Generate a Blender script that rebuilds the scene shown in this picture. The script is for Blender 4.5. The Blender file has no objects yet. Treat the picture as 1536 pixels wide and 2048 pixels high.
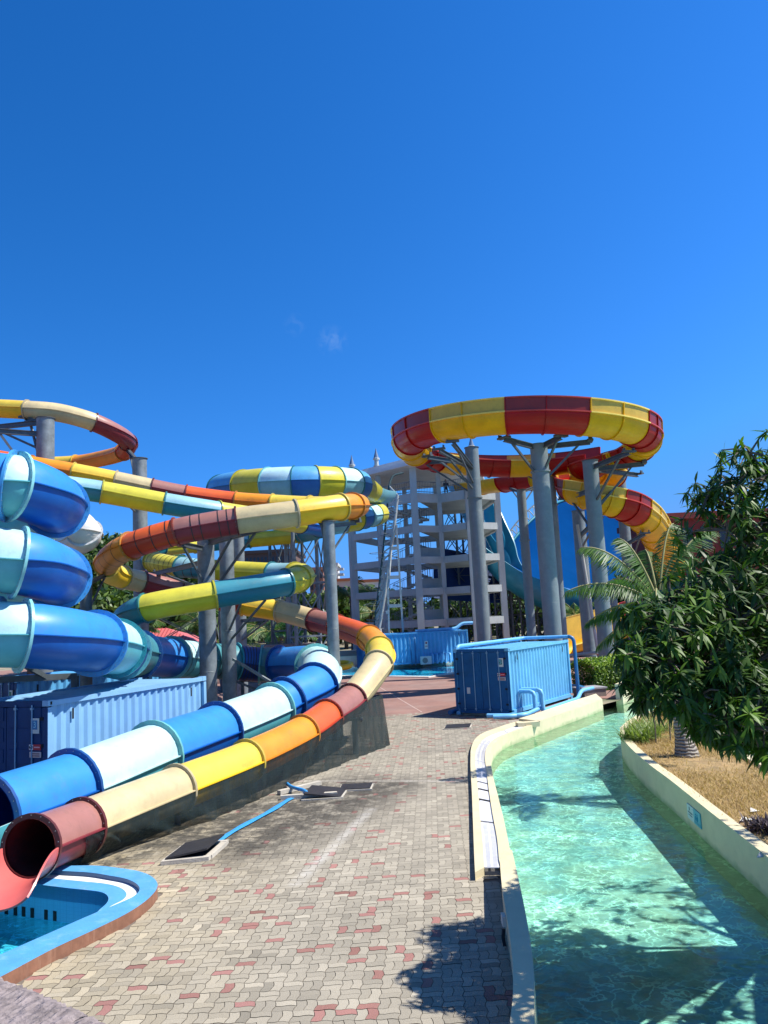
import bpy, math, random
import numpy as np
from mathutils import Vector, Matrix
R = random.Random(7)
NR = np.random.default_rng(7)
sc = bpy.context.scene
col = sc.collection
rad = math.radians

# ---------------------------------------------------------------- camera
F_PX, PITCH, ROLL, CAM_H = 1585.0, 0.129, -0.051, 4.107
cp, sp, cr, sr = math.cos(PITCH), math.sin(PITCH), math.cos(ROLL), math.sin(ROLL)
fwd = Vector((0, cp, sp)); rgt0 = Vector((1, 0, 0)); up0 = Vector((0, -sp, cp))
rgt = rgt0*cr + up0*sr; upv = up0*cr - rgt0*sr
cam_d = bpy.data.cameras.new('camera'); cam = bpy.data.objects.new('camera', cam_d); col.objects.link(cam)
cam_d.sensor_fit = 'HORIZONTAL'; cam_d.sensor_width = 36; cam_d.lens = F_PX/1536*36
cam_d.clip_start = 0.05; cam_d.clip_end = 5000
m = Matrix((rgt, upv, -fwd)).transposed().to_4x4(); m.translation = Vector((0, 0, CAM_H))
cam.matrix_world = m
sc.camera = cam

# ---------------------------------------------------------------- light
SUN_EL, SUN_AZ = rad(55), rad(95)          # azimuth clockwise from +Y
world = bpy.data.worlds.new('World'); sc.world = world; world.use_nodes = True
wn = world.node_tree; wn.nodes.clear()
sky = wn.nodes.new('ShaderNodeTexSky'); sky.sky_type = 'NISHITA'; sky.sun_disc = False
sky.sun_elevation = SUN_EL; sky.sun_rotation = SUN_AZ
sky.air_density = 1.0; sky.dust_density = 0.0; sky.ozone_density = 4.5; sky.altitude = 0
hs = wn.nodes.new('ShaderNodeHueSaturation'); hs.inputs['Saturation'].default_value = 1.0
hs.inputs['Hue'].default_value = 0.5
bg = wn.nodes.new('ShaderNodeBackground'); bg.inputs['Strength'].default_value = 0.105
wo = wn.nodes.new('ShaderNodeOutputWorld')
stc = wn.nodes.new('ShaderNodeTexCoord'); sma = wn.nodes.new('ShaderNodeVectorMath'); sma.operation = 'MULTIPLY_ADD'
sma.inputs[1].default_value = (1, 1, 0.9); sma.inputs[2].default_value = (0, 0, 0.22); smn = wn.nodes.new('ShaderNodeVectorMath'); smn.operation = 'NORMALIZE'
wn.links.new(stc.outputs['Generated'], sma.inputs[0]); wn.links.new(sma.outputs[0], smn.inputs[0]); wn.links.new(smn.outputs[0], sky.inputs[0])
wn.links.new(sky.outputs[0], hs.inputs['Color']); sp_c = wn.nodes.new('ShaderNodeSeparateColor'); cb_c = wn.nodes.new('ShaderNodeCombineColor'); wn.links.new(hs.outputs[0], sp_c.inputs[0])
for i_, (g_, k_) in enumerate(((3.0, 8.4), (1.81, 2.19), (1.67, 2.03))):      # deep tropical blue: per channel contrast of the clear sky
    a_ = wn.nodes.new('ShaderNodeMath'); a_.operation = 'MULTIPLY'; a_.inputs[1].default_value = .159; wn.links.new(sp_c.outputs[i_], a_.inputs[0])
    p_ = wn.nodes.new('ShaderNodeMath'); p_.operation = 'POWER'; p_.inputs[1].default_value = g_; wn.links.new(a_.outputs[0], p_.inputs[0])
    q_ = wn.nodes.new('ShaderNodeMath'); q_.operation = 'MULTIPLY'; q_.inputs[1].default_value = k_/.159; wn.links.new(p_.outputs[0], q_.inputs[0])
    r_ = wn.nodes.new('ShaderNodeMath'); r_.operation = 'MINIMUM'; r_.inputs[1].default_value = (0.95, 2.6, 6.4)[i_]; wn.links.new(q_.outputs[0], r_.inputs[0]); wn.links.new(r_.outputs[0], cb_c.inputs[i_])
# sky above the view is blended paler and dimmed to neutralise the ambient light
sz = wn.nodes.new('ShaderNodeSeparateXYZ'); wn.links.new(stc.outputs['Generated'], sz.inputs[0])
mz = wn.nodes.new('ShaderNodeMapRange'); mz.interpolation_type = 'SMOOTHSTEP'; mz.inputs['From Min'].default_value = .66; mz.inputs['From Max'].default_value = .88; mz.inputs['To Max'].default_value = .85; wn.links.new(sz.outputs[2], mz.inputs['Value'])
mk_ = wn.nodes.new('ShaderNodeMix'); mk_.data_type = 'RGBA'; wn.links.new(mz.outputs[0], mk_.inputs[0]); wn.links.new(cb_c.outputs[0], mk_.inputs[6]); zs = wn.nodes.new('ShaderNodeVectorMath'); zs.operation = 'SCALE'; zs.inputs['Scale'].default_value = .6; wn.links.new(sky.outputs[0], zs.inputs[0]); wn.links.new(zs.outputs[0], mk_.inputs[7])
# a faint wisp of cloud left of centre
prev_ = mk_.outputs[2]
for (wx_, wy_, wz_, rad_, amt_) in ((-.0526, .940, .3372, .022, .22), (-.0969, .9294, .3561, .016, .10)):
    ds_ = wn.nodes.new('ShaderNodeVectorMath'); ds_.operation = 'DISTANCE'; ds_.inputs[1].default_value = Vector((wx_, wy_, wz_)).normalized(); wn.links.new(stc.outputs['Generated'], ds_.inputs[0])
    fr_0 = wn.nodes.new('ShaderNodeMapRange'); fr_0.inputs['From Max'].default_value = rad_; fr_0.inputs['To Min'].default_value = 1; fr_0.inputs['To Max'].default_value = 0; wn.links.new(ds_.outputs['Value'], fr_0.inputs['Value'])
    nz_ = wn.nodes.new('ShaderNodeTexNoise'); nz_.inputs['Scale'].default_value = 70; nz_.inputs['Detail'].default_value = 6; nz_.inputs['Distortion'].default_value = 1.0; wn.links.new(stc.outputs['Generated'], nz_.inputs['Vector'])
    fn_ = wn.nodes.new('ShaderNodeMapRange'); fn_.inputs['From Min'].default_value = .42; fn_.inputs['From Max'].default_value = .75; fn_.inputs['To Max'].default_value = amt_; wn.links.new(nz_.outputs['Fac'], fn_.inputs['Value'])
    ml_ = wn.nodes.new('ShaderNodeMath'); ml_.operation = 'MULTIPLY'; wn.links.new(fr_0.outputs[0], ml_.inputs[0]); wn.links.new(fn_.outputs[0], ml_.inputs[1])
    mw_ = wn.nodes.new('ShaderNodeMix'); mw_.data_type = 'RGBA'; mw_.inputs[7].default_value = (3.4, 4.6, 6.4, 1); wn.links.new(ml_.outputs[0], mw_.inputs[0]); wn.links.new(prev_, mw_.inputs[6]); prev_ = mw_.outputs[2]
wn.links.new(prev_, bg.inputs['Color']); wn.links.new(bg.outputs[0], wo.inputs[0])
sl = bpy.data.lights.new('sun', 'SUN'); sl.energy = 4.9; sl.angle = rad(0.5); sl.color = (1.0, 0.955, 0.88)
so = bpy.data.objects.new('sun', sl); col.objects.link(so)
sd = Vector((math.sin(SUN_AZ)*math.cos(SUN_EL), math.cos(SUN_AZ)*math.cos(SUN_EL), math.sin(SUN_EL)))
so.rotation_euler = (-sd).to_track_quat('-Z', 'Y').to_euler(); so.location = (30, 0, 40)
sc.view_settings.view_transform = 'Standard'; sc.view_settings.look = 'None'
sc.view_settings.exposure = 0.6; sc.view_settings.gamma = 1.0
sc.render.engine = 'CYCLES'
sc.cycles.transparent_max_bounces = 24
sc.render.resolution_x = 768; sc.render.resolution_y = 1024

# ---------------------------------------------------------------- photo geometry -> world points
def ray(u, v): return fwd + rgt*((u-768)/F_PX) - upv*((v-1024)/F_PX)
def at(u, v, d):                     # point seen at u,v that stands d metres away (along +Y)
    r = ray(u, v); return Vector((0, 0, CAM_H)) + r*(d/r.y)
def G(u, v, z=0.0):                  # point seen at u,v on the horizontal level z
    r = ray(u, v); return Vector((0, 0, CAM_H)) + r*((z-CAM_H)/r.z)

# ---------------------------------------------------------------- materials
MATS = {}
def mat(name, c, rough=0.5, var=0.12, vs=1.5, bump=0.0, bs=30, metal=0.0, dirt=0.0, dc=(0.08, 0.07, 0.05), coat=0.0, streak=0.0,
        spec=0.5, trans=0.0, attr=None, c2=None, ds=2.5):
    if name in MATS: return MATS[name]
    mt = bpy.data.materials.new(name); mt.use_nodes = True; nt = mt.node_tree; N = nt.nodes; L = nt.links
    b = N['Principled BSDF']; b.inputs['Roughness'].default_value = rough; b.inputs['Metallic'].default_value = metal
    b.inputs['Specular IOR Level'].default_value = spec; b.inputs['Coat Weight'].default_value = coat
    b.inputs['Coat Roughness'].default_value = 0.12
    tc = N.new('ShaderNodeTexCoord')
    n1 = N.new('ShaderNodeTexNoise'); n1.inputs['Scale'].default_value = vs; n1.inputs['Detail'].default_value = 7; n1.inputs['Roughness'].default_value = 0.65
    L.new(tc.outputs['Object'], n1.inputs['Vector'])
    mr = N.new('ShaderNodeMapRange'); mr.inputs['From Min'].default_value = 0.3; mr.inputs['From Max'].default_value = 0.7
    mr.inputs['To Min'].default_value = 1-var; mr.inputs['To Max'].default_value = 1+var
    L.new(n1.outputs['Fac'], mr.inputs['Value'])
    vm = N.new('ShaderNodeVectorMath'); vm.operation = 'SCALE'
    if attr:
        a = N.new('ShaderNodeAttribute'); a.attribute_name = attr; L.new(a.outputs['Color'], vm.inputs[0])
    elif c2:
        mx = N.new('ShaderNodeMix'); mx.data_type = 'RGBA'; mx.inputs[6].default_value = (*c, 1); mx.inputs[7].default_value = (*c2, 1)
        n3 = N.new('ShaderNodeTexNoise'); n3.inputs['Scale'].default_value = vs*0.6; n3.inputs['Detail'].default_value = 5
        L.new(tc.outputs['Object'], n3.inputs['Vector'])
        r3 = N.new('ShaderNodeMapRange'); r3.inputs['From Min'].default_value = 0.4; r3.inputs['From Max'].default_value = 0.62
        L.new(n3.outputs['Fac'], r3.inputs['Value']); L.new(r3.outputs[0], mx.inputs[0]); L.new(mx.outputs[2], vm.inputs[0])
    else:
        vm.inputs[0].default_value = c
    L.new(mr.outputs[0], vm.inputs['Scale'])
    out = vm.outputs[0]
    if dirt > 0 or streak > 0:
        mx = N.new('ShaderNodeMix'); mx.data_type = 'RGBA'; mx.inputs[7].default_value = (*dc, 1)
        n2 = N.new('ShaderNodeTexNoise'); n2.inputs['Scale'].default_value = ds; n2.inputs['Detail'].default_value = 9; n2.inputs['Roughness'].default_value = 0.7
        if streak > 0:
            mp = N.new('ShaderNodeMapping'); mp.inputs['Scale'].default_value = (5, 5, 0.35); L.new(tc.outputs['Object'], mp.inputs[0]); L.new(mp.outputs[0], n2.inputs['Vector'])
        else: L.new(tc.outputs['Object'], n2.inputs['Vector'])
        r2 = N.new('ShaderNodeMapRange'); r2.inputs['From Min'].default_value = 0.52; r2.inputs['From Max'].default_value = 0.75; r2.inputs['To Max'].default_value = max(dirt, streak)
        L.new(n2.outputs['Fac'], r2.inputs['Value']); L.new(r2.outputs[0], mx.inputs[0]); L.new(out, mx.inputs[6]); out = mx.outputs[2]
        rr = N.new('ShaderNodeMapRange'); rr.inputs['To Min'].default_value = rough; rr.inputs['To Max'].default_value = min(1, rough+0.5)
        L.new(r2.outputs[0], rr.inputs['Value']); L.new(rr.outputs[0], b.inputs['Roughness'])
    L.new(out, b.inputs['Base Color'])
    if bump > 0:
        nb = N.new('ShaderNodeTexNoise'); nb.inputs['Scale'].default_value = bs; nb.inputs['Detail'].default_value = 5
        L.new(tc.outputs['Object'], nb.inputs['Vector'])
        bp = N.new('ShaderNodeBump'); bp.inputs['Strength'].default_value = bump; bp.inputs['Distance'].default_value = 0.02
        L.new(nb.outputs['Fac'], bp.inputs['Height']); L.new(bp.outputs[0], b.inputs['Normal'])
    if trans > 0:
        tl = N.new('ShaderNodeBsdfTranslucent'); L.new(out, tl.inputs['Color'])
        ms = N.new('ShaderNodeMixShader'); ms.inputs[0].default_value = trans
        L.new(b.outputs[0], ms.inputs[1]); L.new(tl.outputs[0], ms.inputs[2]); L.new(ms.outputs[0], N['Material Output'].inputs[0])
    MATS[name] = mt
    return mt

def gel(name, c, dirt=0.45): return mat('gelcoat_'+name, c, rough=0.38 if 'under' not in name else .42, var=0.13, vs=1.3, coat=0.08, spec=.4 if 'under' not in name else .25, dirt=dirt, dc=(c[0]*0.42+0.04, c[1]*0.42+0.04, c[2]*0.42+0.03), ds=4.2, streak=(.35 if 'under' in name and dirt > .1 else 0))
# (top shell: bleached, sunlight painted in; underside: shade in its colour; flange)
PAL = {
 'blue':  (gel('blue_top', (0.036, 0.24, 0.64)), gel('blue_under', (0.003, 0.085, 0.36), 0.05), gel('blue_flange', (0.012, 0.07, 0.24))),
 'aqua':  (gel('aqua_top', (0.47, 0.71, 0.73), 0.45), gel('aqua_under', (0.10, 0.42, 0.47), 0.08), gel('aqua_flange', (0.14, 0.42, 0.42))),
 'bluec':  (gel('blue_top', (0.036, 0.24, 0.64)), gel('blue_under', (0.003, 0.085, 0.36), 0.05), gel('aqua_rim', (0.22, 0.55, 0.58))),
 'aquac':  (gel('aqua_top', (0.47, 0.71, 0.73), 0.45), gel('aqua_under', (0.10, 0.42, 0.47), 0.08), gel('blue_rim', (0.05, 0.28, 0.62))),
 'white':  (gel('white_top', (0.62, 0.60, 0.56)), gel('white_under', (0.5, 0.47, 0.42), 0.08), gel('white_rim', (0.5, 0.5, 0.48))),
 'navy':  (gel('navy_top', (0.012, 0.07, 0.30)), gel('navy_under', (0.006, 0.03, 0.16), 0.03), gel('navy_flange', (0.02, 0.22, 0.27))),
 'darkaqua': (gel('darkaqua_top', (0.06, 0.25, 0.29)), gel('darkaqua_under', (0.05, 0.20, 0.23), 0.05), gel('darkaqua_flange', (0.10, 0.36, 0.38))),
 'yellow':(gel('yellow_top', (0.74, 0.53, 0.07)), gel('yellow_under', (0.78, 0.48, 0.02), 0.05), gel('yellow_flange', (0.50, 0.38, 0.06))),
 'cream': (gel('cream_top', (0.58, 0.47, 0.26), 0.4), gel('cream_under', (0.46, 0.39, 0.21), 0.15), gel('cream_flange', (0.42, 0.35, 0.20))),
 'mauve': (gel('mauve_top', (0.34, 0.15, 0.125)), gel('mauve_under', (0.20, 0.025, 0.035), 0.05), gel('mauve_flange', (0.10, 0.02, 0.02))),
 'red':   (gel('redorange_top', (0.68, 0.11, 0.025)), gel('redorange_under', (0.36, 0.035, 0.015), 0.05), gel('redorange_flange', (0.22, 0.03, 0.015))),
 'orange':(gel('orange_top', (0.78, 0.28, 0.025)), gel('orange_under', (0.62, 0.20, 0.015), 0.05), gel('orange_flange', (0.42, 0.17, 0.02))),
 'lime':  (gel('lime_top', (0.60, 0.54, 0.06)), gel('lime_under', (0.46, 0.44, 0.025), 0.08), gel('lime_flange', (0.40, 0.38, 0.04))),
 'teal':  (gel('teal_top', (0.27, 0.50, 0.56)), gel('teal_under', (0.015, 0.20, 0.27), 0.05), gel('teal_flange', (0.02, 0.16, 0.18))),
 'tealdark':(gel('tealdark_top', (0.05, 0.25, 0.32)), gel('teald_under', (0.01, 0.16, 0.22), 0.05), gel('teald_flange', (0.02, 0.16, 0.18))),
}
SEAM = mat('seam_black', (0.015, 0.015, 0.02), 0.5)
galv = mat('galvanised_steel', (0.20, 0.235, 0.25), 0.55, var=0.32, vs=2.2, metal=0.25, dirt=0.45, dc=(0.11, 0.13, 0.135), bump=0.08, bs=14)
galvr = mat('painted_grey_steel', (0.185, 0.23, 0.245), 0.55, var=0.15, vs=1.2, metal=0.1, dirt=0.35, dc=(0.42, 0.42, 0.38), bump=0.05, bs=10)
steel = mat('dark_bracket_steel', (0.10, 0.12, 0.13), 0.5, var=0.25, vs=3, metal=0.4, dirt=0.3)
bolt_m = mat('bolt_steel', (0.30, 0.32, 0.33), 0.4, metal=0.6)
cream_w = mat('cream_painted_concrete', (0.64, 0.56, 0.36), 0.7, var=0.10, vs=1.2, dirt=0.35, dc=(0.42, 0.38, 0.24), bump=0.25, bs=25)
def waterline(mt):
    nt = mt.node_tree; N = nt.nodes; L = nt.links; b = N['Principled BSDF']; src = b.inputs['Base Color'].links[0].from_socket
    tc = N.new('ShaderNodeTexCoord'); sx = N.new('ShaderNodeSeparateXYZ'); L.new(tc.outputs['Object'], sx.inputs[0]); n = N.new('ShaderNodeTexNoise'); n.inputs['Scale'].default_value = 3.5; n.inputs['Detail'].default_value = 6; L.new(tc.outputs['Object'], n.inputs['Vector'])
    ml = N.new('ShaderNodeMath'); ml.operation = 'MULTIPLY_ADD'; ml.inputs[1].default_value = .28; L.new(n.outputs['Fac'], ml.inputs[0]); L.new(sx.outputs[2], ml.inputs[2])
    r = N.new('ShaderNodeMapRange'); r.inputs['From Min'].default_value = -.10; r.inputs['From Max'].default_value = .02; r.inputs['To Min'].default_value = .75; r.inputs['To Max'].default_value = 0; L.new(ml.outputs[0], r.inputs['Value'])
    mx = N.new('ShaderNodeMix'); mx.data_type = 'RGBA'; mx.inputs[7].default_value = (.30, .36, .18, 1); L.new(r.outputs[0], mx.inputs[0]); L.new(src, mx.inputs[6]); L.new(mx.outputs[2], b.inputs['Base Color'])
waterline(cream_w)
white_c = mat('white_concrete', (0.41, 0.45, 0.44), 0.85, var=0.12, vs=0.5, streak=0.5, dc=(0.24, 0.25, 0.25), bump=0.1, bs=5)
stone = mat('granite_coping', (0.23, 0.19, 0.185), 0.85, var=0.5, vs=22, dirt=0.5, dc=(0.38, 0.33, 0.32), ds=40, bump=0.9, bs=45)
black = mat('black_panel', (0.02, 0.02, 0.024), 0.6, var=0.3, vs=6, bump=0.2, bs=60)
conc = mat('pale_concrete', (0.48, 0.44, 0.37), 0.85, var=0.18, vs=3, dirt=0.3, bump=0.4)
dark = mat('dark_void', (0.012, 0.014, 0.018), 0.9)

# ---------------------------------------------------------------- object helpers
def tag(o, label=None, cat=None, group=None, kind=None):
    if label: o['label'] = label
    if cat: o['category'] = cat
    if group: o['group'] = group
    if kind: o['kind'] = kind
    return o
def thing(name, label, cat, loc, group=None):
    o = bpy.data.objects.new(name, None); o.empty_display_size = 0.3; col.objects.link(o); o.location = loc
    return tag(o, label, cat, group)
def wloc(o):
    p = Vector((0, 0, 0))
    while o is not None: p += o.location; o = o.parent
    return p
class MB:
    def __init__(s): s.v = []; s.f = []; s.m = []; s.cols = None
    def add(s, vs, fs, mi=0):
        b = len(s.v); s.v.extend([tuple(p) for p in vs]); s.f.extend([tuple(i+b for i in f) for f in fs]); s.m.extend([mi]*len(fs))
    def box(s, c, ax, ay, az, mi=0):
        c, ax, ay, az = Vector(c), Vector(ax)*0.5, Vector(ay)*0.5, Vector(az)*0.5
        vs = [c+ax*i+ay*j+az*k for k in (-1, 1) for j in (-1, 1) for i in (-1, 1)]
        fs = [(0, 2, 3, 1), (4, 5, 7, 6), (0, 1, 5, 4), (2, 6, 7, 3), (0, 4, 6, 2), (1, 3, 7, 5)]
        s.add(vs, fs, mi); return s
    def abox(s, x0, x1, y0, y1, z0, z1, mi=0):
        return s.box(((x0+x1)/2, (y0+y1)/2, (z0+z1)/2), (x1-x0, 0, 0), (0, y1-y0, 0), (0, 0, z1-z0), mi)
    def beam(s, a, b, w, h=None, mi=0, up=Vector((0, 0, 1))):
        a, b = Vector(a), Vector(b); h = h or w; d = b-a
        if d.length < 1e-5: return s
        t = d.normalized(); sd_ = t.cross(up)
        if sd_.length < 1e-3: sd_ = t.cross(Vector((1, 0, 0)))
        sd_.normalize(); u = sd_.cross(t)
        return s.box((a+b)/2, d, sd_*w, u*h, mi)
    def ibeam(s, a, b, w, h, mi=0):
        a, b = Vector(a), Vector(b); t = (b-a).normalized(); sd_ = t.cross(Vector((0, 0, 1))); sd_.normalize(); u = sd_.cross(t)
        s.beam(a+u*h*0.5, b+u*h*0.5, w, h*0.14, mi); s.beam(a-u*h*0.5, b-u*h*0.5, w, h*0.14, mi); s.beam(a, b, w*0.15, h*0.9, mi); return s
    def tube(s, pts, r, n=10, mi=0, cap=True):
        pts = [Vector(p) for p in pts]; k = len(pts); rings = []; prev = None
        for i, p in enumerate(pts):
            t = (pts[min(i+1, k-1)]-pts[max(i-1, 0)]).normalized()
            if prev is None:
                a = t.cross(Vector((0, 0, 1)));
                if a.length < 1e-3: a = t.cross(Vector((1, 0, 0)))
            else: a = prev - t*prev.dot(t)
            a.normalize(); prev = a; b = t.cross(a); rr = r[i] if hasattr(r, '__len__') else r
            rings.append([p+(a*math.cos(q)+b*math.sin(q))*rr for q in [2*math.pi*j/n for j in range(n)]])
        vs = [p for g in rings for p in g]
        fs = [(i*n+j, (i+1)*n+j, (i+1)*n+(j+1) % n, i*n+(j+1) % n) for i in range(k-1) for j in range(n)]
        if cap: fs += [tuple(range(n)), tuple(range((k-1)*n, k*n))[::-1]]
        s.add(vs, fs, mi); return s
    def lathe(s, c, prof, n=16, mi=0):       # profile of (radius, z)
        c = Vector(c); vs = []; k = len(prof)
        for r_, z_ in prof:
            for j in range(n): q = 2*math.pi*j/n; vs.append(c+Vector((r_*math.cos(q), r_*math.sin(q), z_)))
        fs = [(i*n+j, i*n+(j+1) % n, (i+1)*n+(j+1) % n, (i+1)*n+j) for i in range(k-1) for j in range(n)]
        fs += [tuple(range(n))[::-1], tuple(range((k-1)*n, k*n))]
        s.add(vs, fs, mi); return s
    def prism(s, poly, z0, z1, mi=0, mside=None):     # poly list of (x,y)
        n = len(poly); vs = [(p[0], p[1], z0) for p in poly]+[(p[0], p[1], z1) for p in poly]
        a = sum(poly[i][0]*poly[(i+1) % n][1]-poly[(i+1) % n][0]*poly[i][1] for i in range(n))
        idx = list(range(n)) if a > 0 else list(range(n))[::-1]
        s.add(vs, [tuple(i+n for i in idx)], mi)
        s.add(vs, [tuple(idx[::-1])]+[(idx[i], idx[(i+1) % n], idx[(i+1) % n]+n, idx[i]+n) for i in range(n)], mi if mside is None else mside); return s
    def ribbon(s, A, B, z0, z1, mi=0, mside=None):    # wall between two polylines (top outline A / B), z0 bottom z1 top
        n = len(A)
        vs = [(p[0], p[1], z1) for p in A]+[(p[0], p[1], z1) for p in B]+[(p[0], p[1], z0) for p in A]+[(p[0], p[1], z0) for p in B]
        ms = mi if mside is None else mside
        s.add(vs, [(i, i+1, n+i+1, n+i) for i in range(n-1)], mi)
        s.add(vs, [(i, 2*n+i, 2*n+i+1, i+1) for i in range(n-1)]+[(n+i, n+i+1, 3*n+i+1, 3*n+i) for i in range(n-1)]
              + [(0, n, 3*n, 2*n), (n-1, 3*n-1, 4*n-1, 2*n-1)], ms); return s
    def build(s, name, mats, parent=None, smooth=False, origin=None, auto=None):
        if not isinstance(mats, (list, tuple)): mats = [mats]
        base = wloc(parent) if parent is not None else (Vector(origin) if origin is not None else Vector((0, 0, 0)))
        me = bpy.data.meshes.new(name)
        vs = np.array(s.v, dtype=np.float64).reshape(-1, 3)-np.array(base)
        me.from_pydata(vs.tolist(), [], s.f); me.update()
        for mt in mats: me.materials.append(mt)
        if len(mats) > 1: me.polygons.foreach_set('material_index', s.m)
        if smooth or auto: me.polygons.foreach_set('use_smooth', [True]*len(me.polygons))
        if auto: me.set_sharp_from_angle(angle=rad(auto))
        o = bpy.data.objects.new(name, me); col.objects.link(o)
        if parent is not None: o.parent = parent
        else: o.location = base
        return o
def copy_tree(o, parent=None):
    c = o.copy(); col.objects.link(c)
    if parent is not None: c.parent = parent
    for ch in list(o.children): copy_tree(ch, c)
    return c
def catmull(P, n=8, closed=False):
    P = [Vector(p) for p in P]; out = []; k = len(P)
    Q = [P[0]*2-P[1]]+P+[P[-1]*2-P[-2]]
    for i in range(1, k):
        p0, p1, p2, p3 = Q[i-1], Q[i], Q[i+1], Q[i+2]
        t0 = 0; t1 = t0+max((p1-p0).length, 1e-4)**0.5; t2 = t1+max((p2-p1).length, 1e-4)**0.5; t3 = t2+max((p3-p2).length, 1e-4)**0.5
        for j in range(n):
            t = t1+(t2-t1)*j/n
            A1 = p0*((t1-t)/(t1-t0))+p1*((t-t0)/(t1-t0)); A2 = p1*((t2-t)/(t2-t1))+p2*((t-t1)/(t2-t1)); A3 = p2*((t3-t)/(t3-t2))+p3*((t-t2)/(t3-t2))
            B1 = A1*((t2-t)/(t2-t0))+A2*((t-t0)/(t2-t0)); B2 = A2*((t3-t)/(t3-t1))+A3*((t-t1)/(t3-t1))
            out.append(B1*((t2-t)/(t2-t1))+B2*((t-t1)/(t2-t1)))
    out.append(P[-1]); return out
def frames(C):
    out = []
    for i, p in enumerate(C):
        t = (C[min(i+1, len(C)-1)]-C[max(i-1, 0)]).normalized()
        s_ = t.cross(Vector((0, 0, 1))).normalized(); u = s_.cross(t)
        out.append((p, t, s_, u))
    return out
def text_mb(mb, txt, origin, right, up, size, mi=0, depth=0.004):
    cu = bpy.data.curves.new('tmp', 'FONT'); cu.body = txt; cu.size = 1.0; cu.align_x = 'CENTER'; cu.align_y = 'CENTER'; cu.extrude = 0
    ob = bpy.data.objects.new('tmp', cu); col.objects.link(ob)
    dg = bpy.context.evaluated_depsgraph_get(); me = bpy.data.meshes.new_from_object(ob.evaluated_get(dg))
    n = right.cross(up)
    mb.add([Vector(origin)+right*(v.co.x*size)+up*(v.co.y*size)+n*depth for v in me.vertices], [tuple(p.vertices) for p in me.polygons], mi)
    bpy.data.objects.remove(ob); bpy.data.meshes.remove(me); bpy.data.curves.remove(cu)

# ================================================================ SETTING
def resample(P, n):
    P = [Vector((p[0], p[1])) for p in P]; L = [0]
    for a, b in zip(P, P[1:]): L.append(L[-1]+(b-a).length)
    out = []; j = 0
    for i in range(n):
        t = L[-1]*i/(n-1)
        while j < len(L)-2 and L[j+1] < t: j += 1
        k = (t-L[j])/max(L[j+1]-L[j], 1e-9); out.append(P[j].lerp(P[j+1], k))
    return out
def gp(L, z=0.0): return [G(u, v, z) for u, v in L]
def smooth2(P, n=6): return [Vector((p.x, p.y)) for p in catmull([Vector((p[0], p[1], 0)) for p in P], n)]
def inside(x, y, poly):
    c = False; n = len(poly); j = n-1
    for i in range(n):
        xi, yi, xj, yj = poly[i][0], poly[i][1], poly[j][0], poly[j][1]
        if (yi > y) != (yj > y) and x < (xj-xi)*(y-yi)/(yj-yi)+xi: c = not c
        j = i
    return c
def off(P, d):
    out = []
    for i in range(len(P)):
        a = P[max(i-1, 0)]; b = P[min(i+1, len(P)-1)]; t = Vector((b[0]-a[0], b[1]-a[1])); t.normalize()
        out.append(Vector((P[i][0]-t.y*d, P[i][1]+t.x*d)))
    return out
WALL = 0.38; WAT = -0.25; BED = -0.60
# --- river outline (water side of the walls)
par_in = gp([(1069, 2048), (1069, 1961), (1062, 1890), (1048, 1809), (1024, 1700)], WALL)
par_out = gp([(1020, 2048), (1025, 2005), (1026, 1940), (1018, 1863), (1005, 1782), (998, 1700)], WALL)
p0, q0 = par_in[0], par_out[0]
par_in = [Vector((p0.x-0.9, -4)), Vector((p0.x-0.32, 3.5)), Vector((p0.x-0.08, 6.6))]+par_in
par_out = [Vector((q0.x-0.9, -4)), Vector((q0.x-0.32, 3.5)), Vector((q0.x-0.08, 6.6))]+par_out
par_in = resample(smooth2(par_in), 40); par_out = resample(smooth2(par_out), 40)
led_in = gp([(1024, 1700), (1010, 1650), (997, 1596), (985, 1547), (981, 1515), (985, 1492), (1010, 1470), (1060, 1452), (1110, 1434), (1160, 1417), (1205, 1401)], 0.15)
led_out = gp([(950, 1745), (948, 1700), (944, 1590), (941, 1520), (944, 1490), (960, 1469), (1000, 1453), (1066, 1433), (1130, 1411), (1192, 1391)], 0.12)
led_in[0] = Vector((par_in[-1].x, par_in[-1].y, 0))
bank_far = [G(1205, 1401, 0.15), G(1245, 1388, .2), G(1292, 1362, .3), G(1345, 1340, WALL), Vector((21, 47, 0)), Vector((30, 52, 0))]
led_in_s = resample(smooth2(led_in), 60); led_out_s = resample(smooth2(led_out), 60)
right_in = [G(u, v, WALL) for u, v in [(1700, 1852), (1536, 1714), (1481, 1671), (1412, 1617), (1342, 1561), (1300, 1530), (1273, 1507), (1252, 1486), (1241, 1470), (1240, 1455)]]
r0 = right_in[0]
right_in = [Vector((r0.x+0.0, -4)), Vector((r0.x+0.1, 4.5))]+right_in
right_in = resample(smooth2(right_in), 50)
isl_back = [right_in[-1], G(1262, 1437, WALL), G(1305, 1420, WALL), G(1370, 1422, WALL), G(1440, 1445, WALL), G(1536, 1528, WALL), Vector((9.2, 12)), Vector((9.4, -4))]
isl_back = resample(smooth2(isl_back), 50)
river_hole = [Vector((p.x-0.12, p.y)) for p in par_in]+[Vector((p.x-0.1, p.y)) for p in led_in_s[1:]]+[Vector((p[0], p[1])) for p in bank_far[1:]]+[Vector((34, 44)), Vector((18, 24)), Vector((15.5, 10)), Vector((15, -4))]

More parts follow.
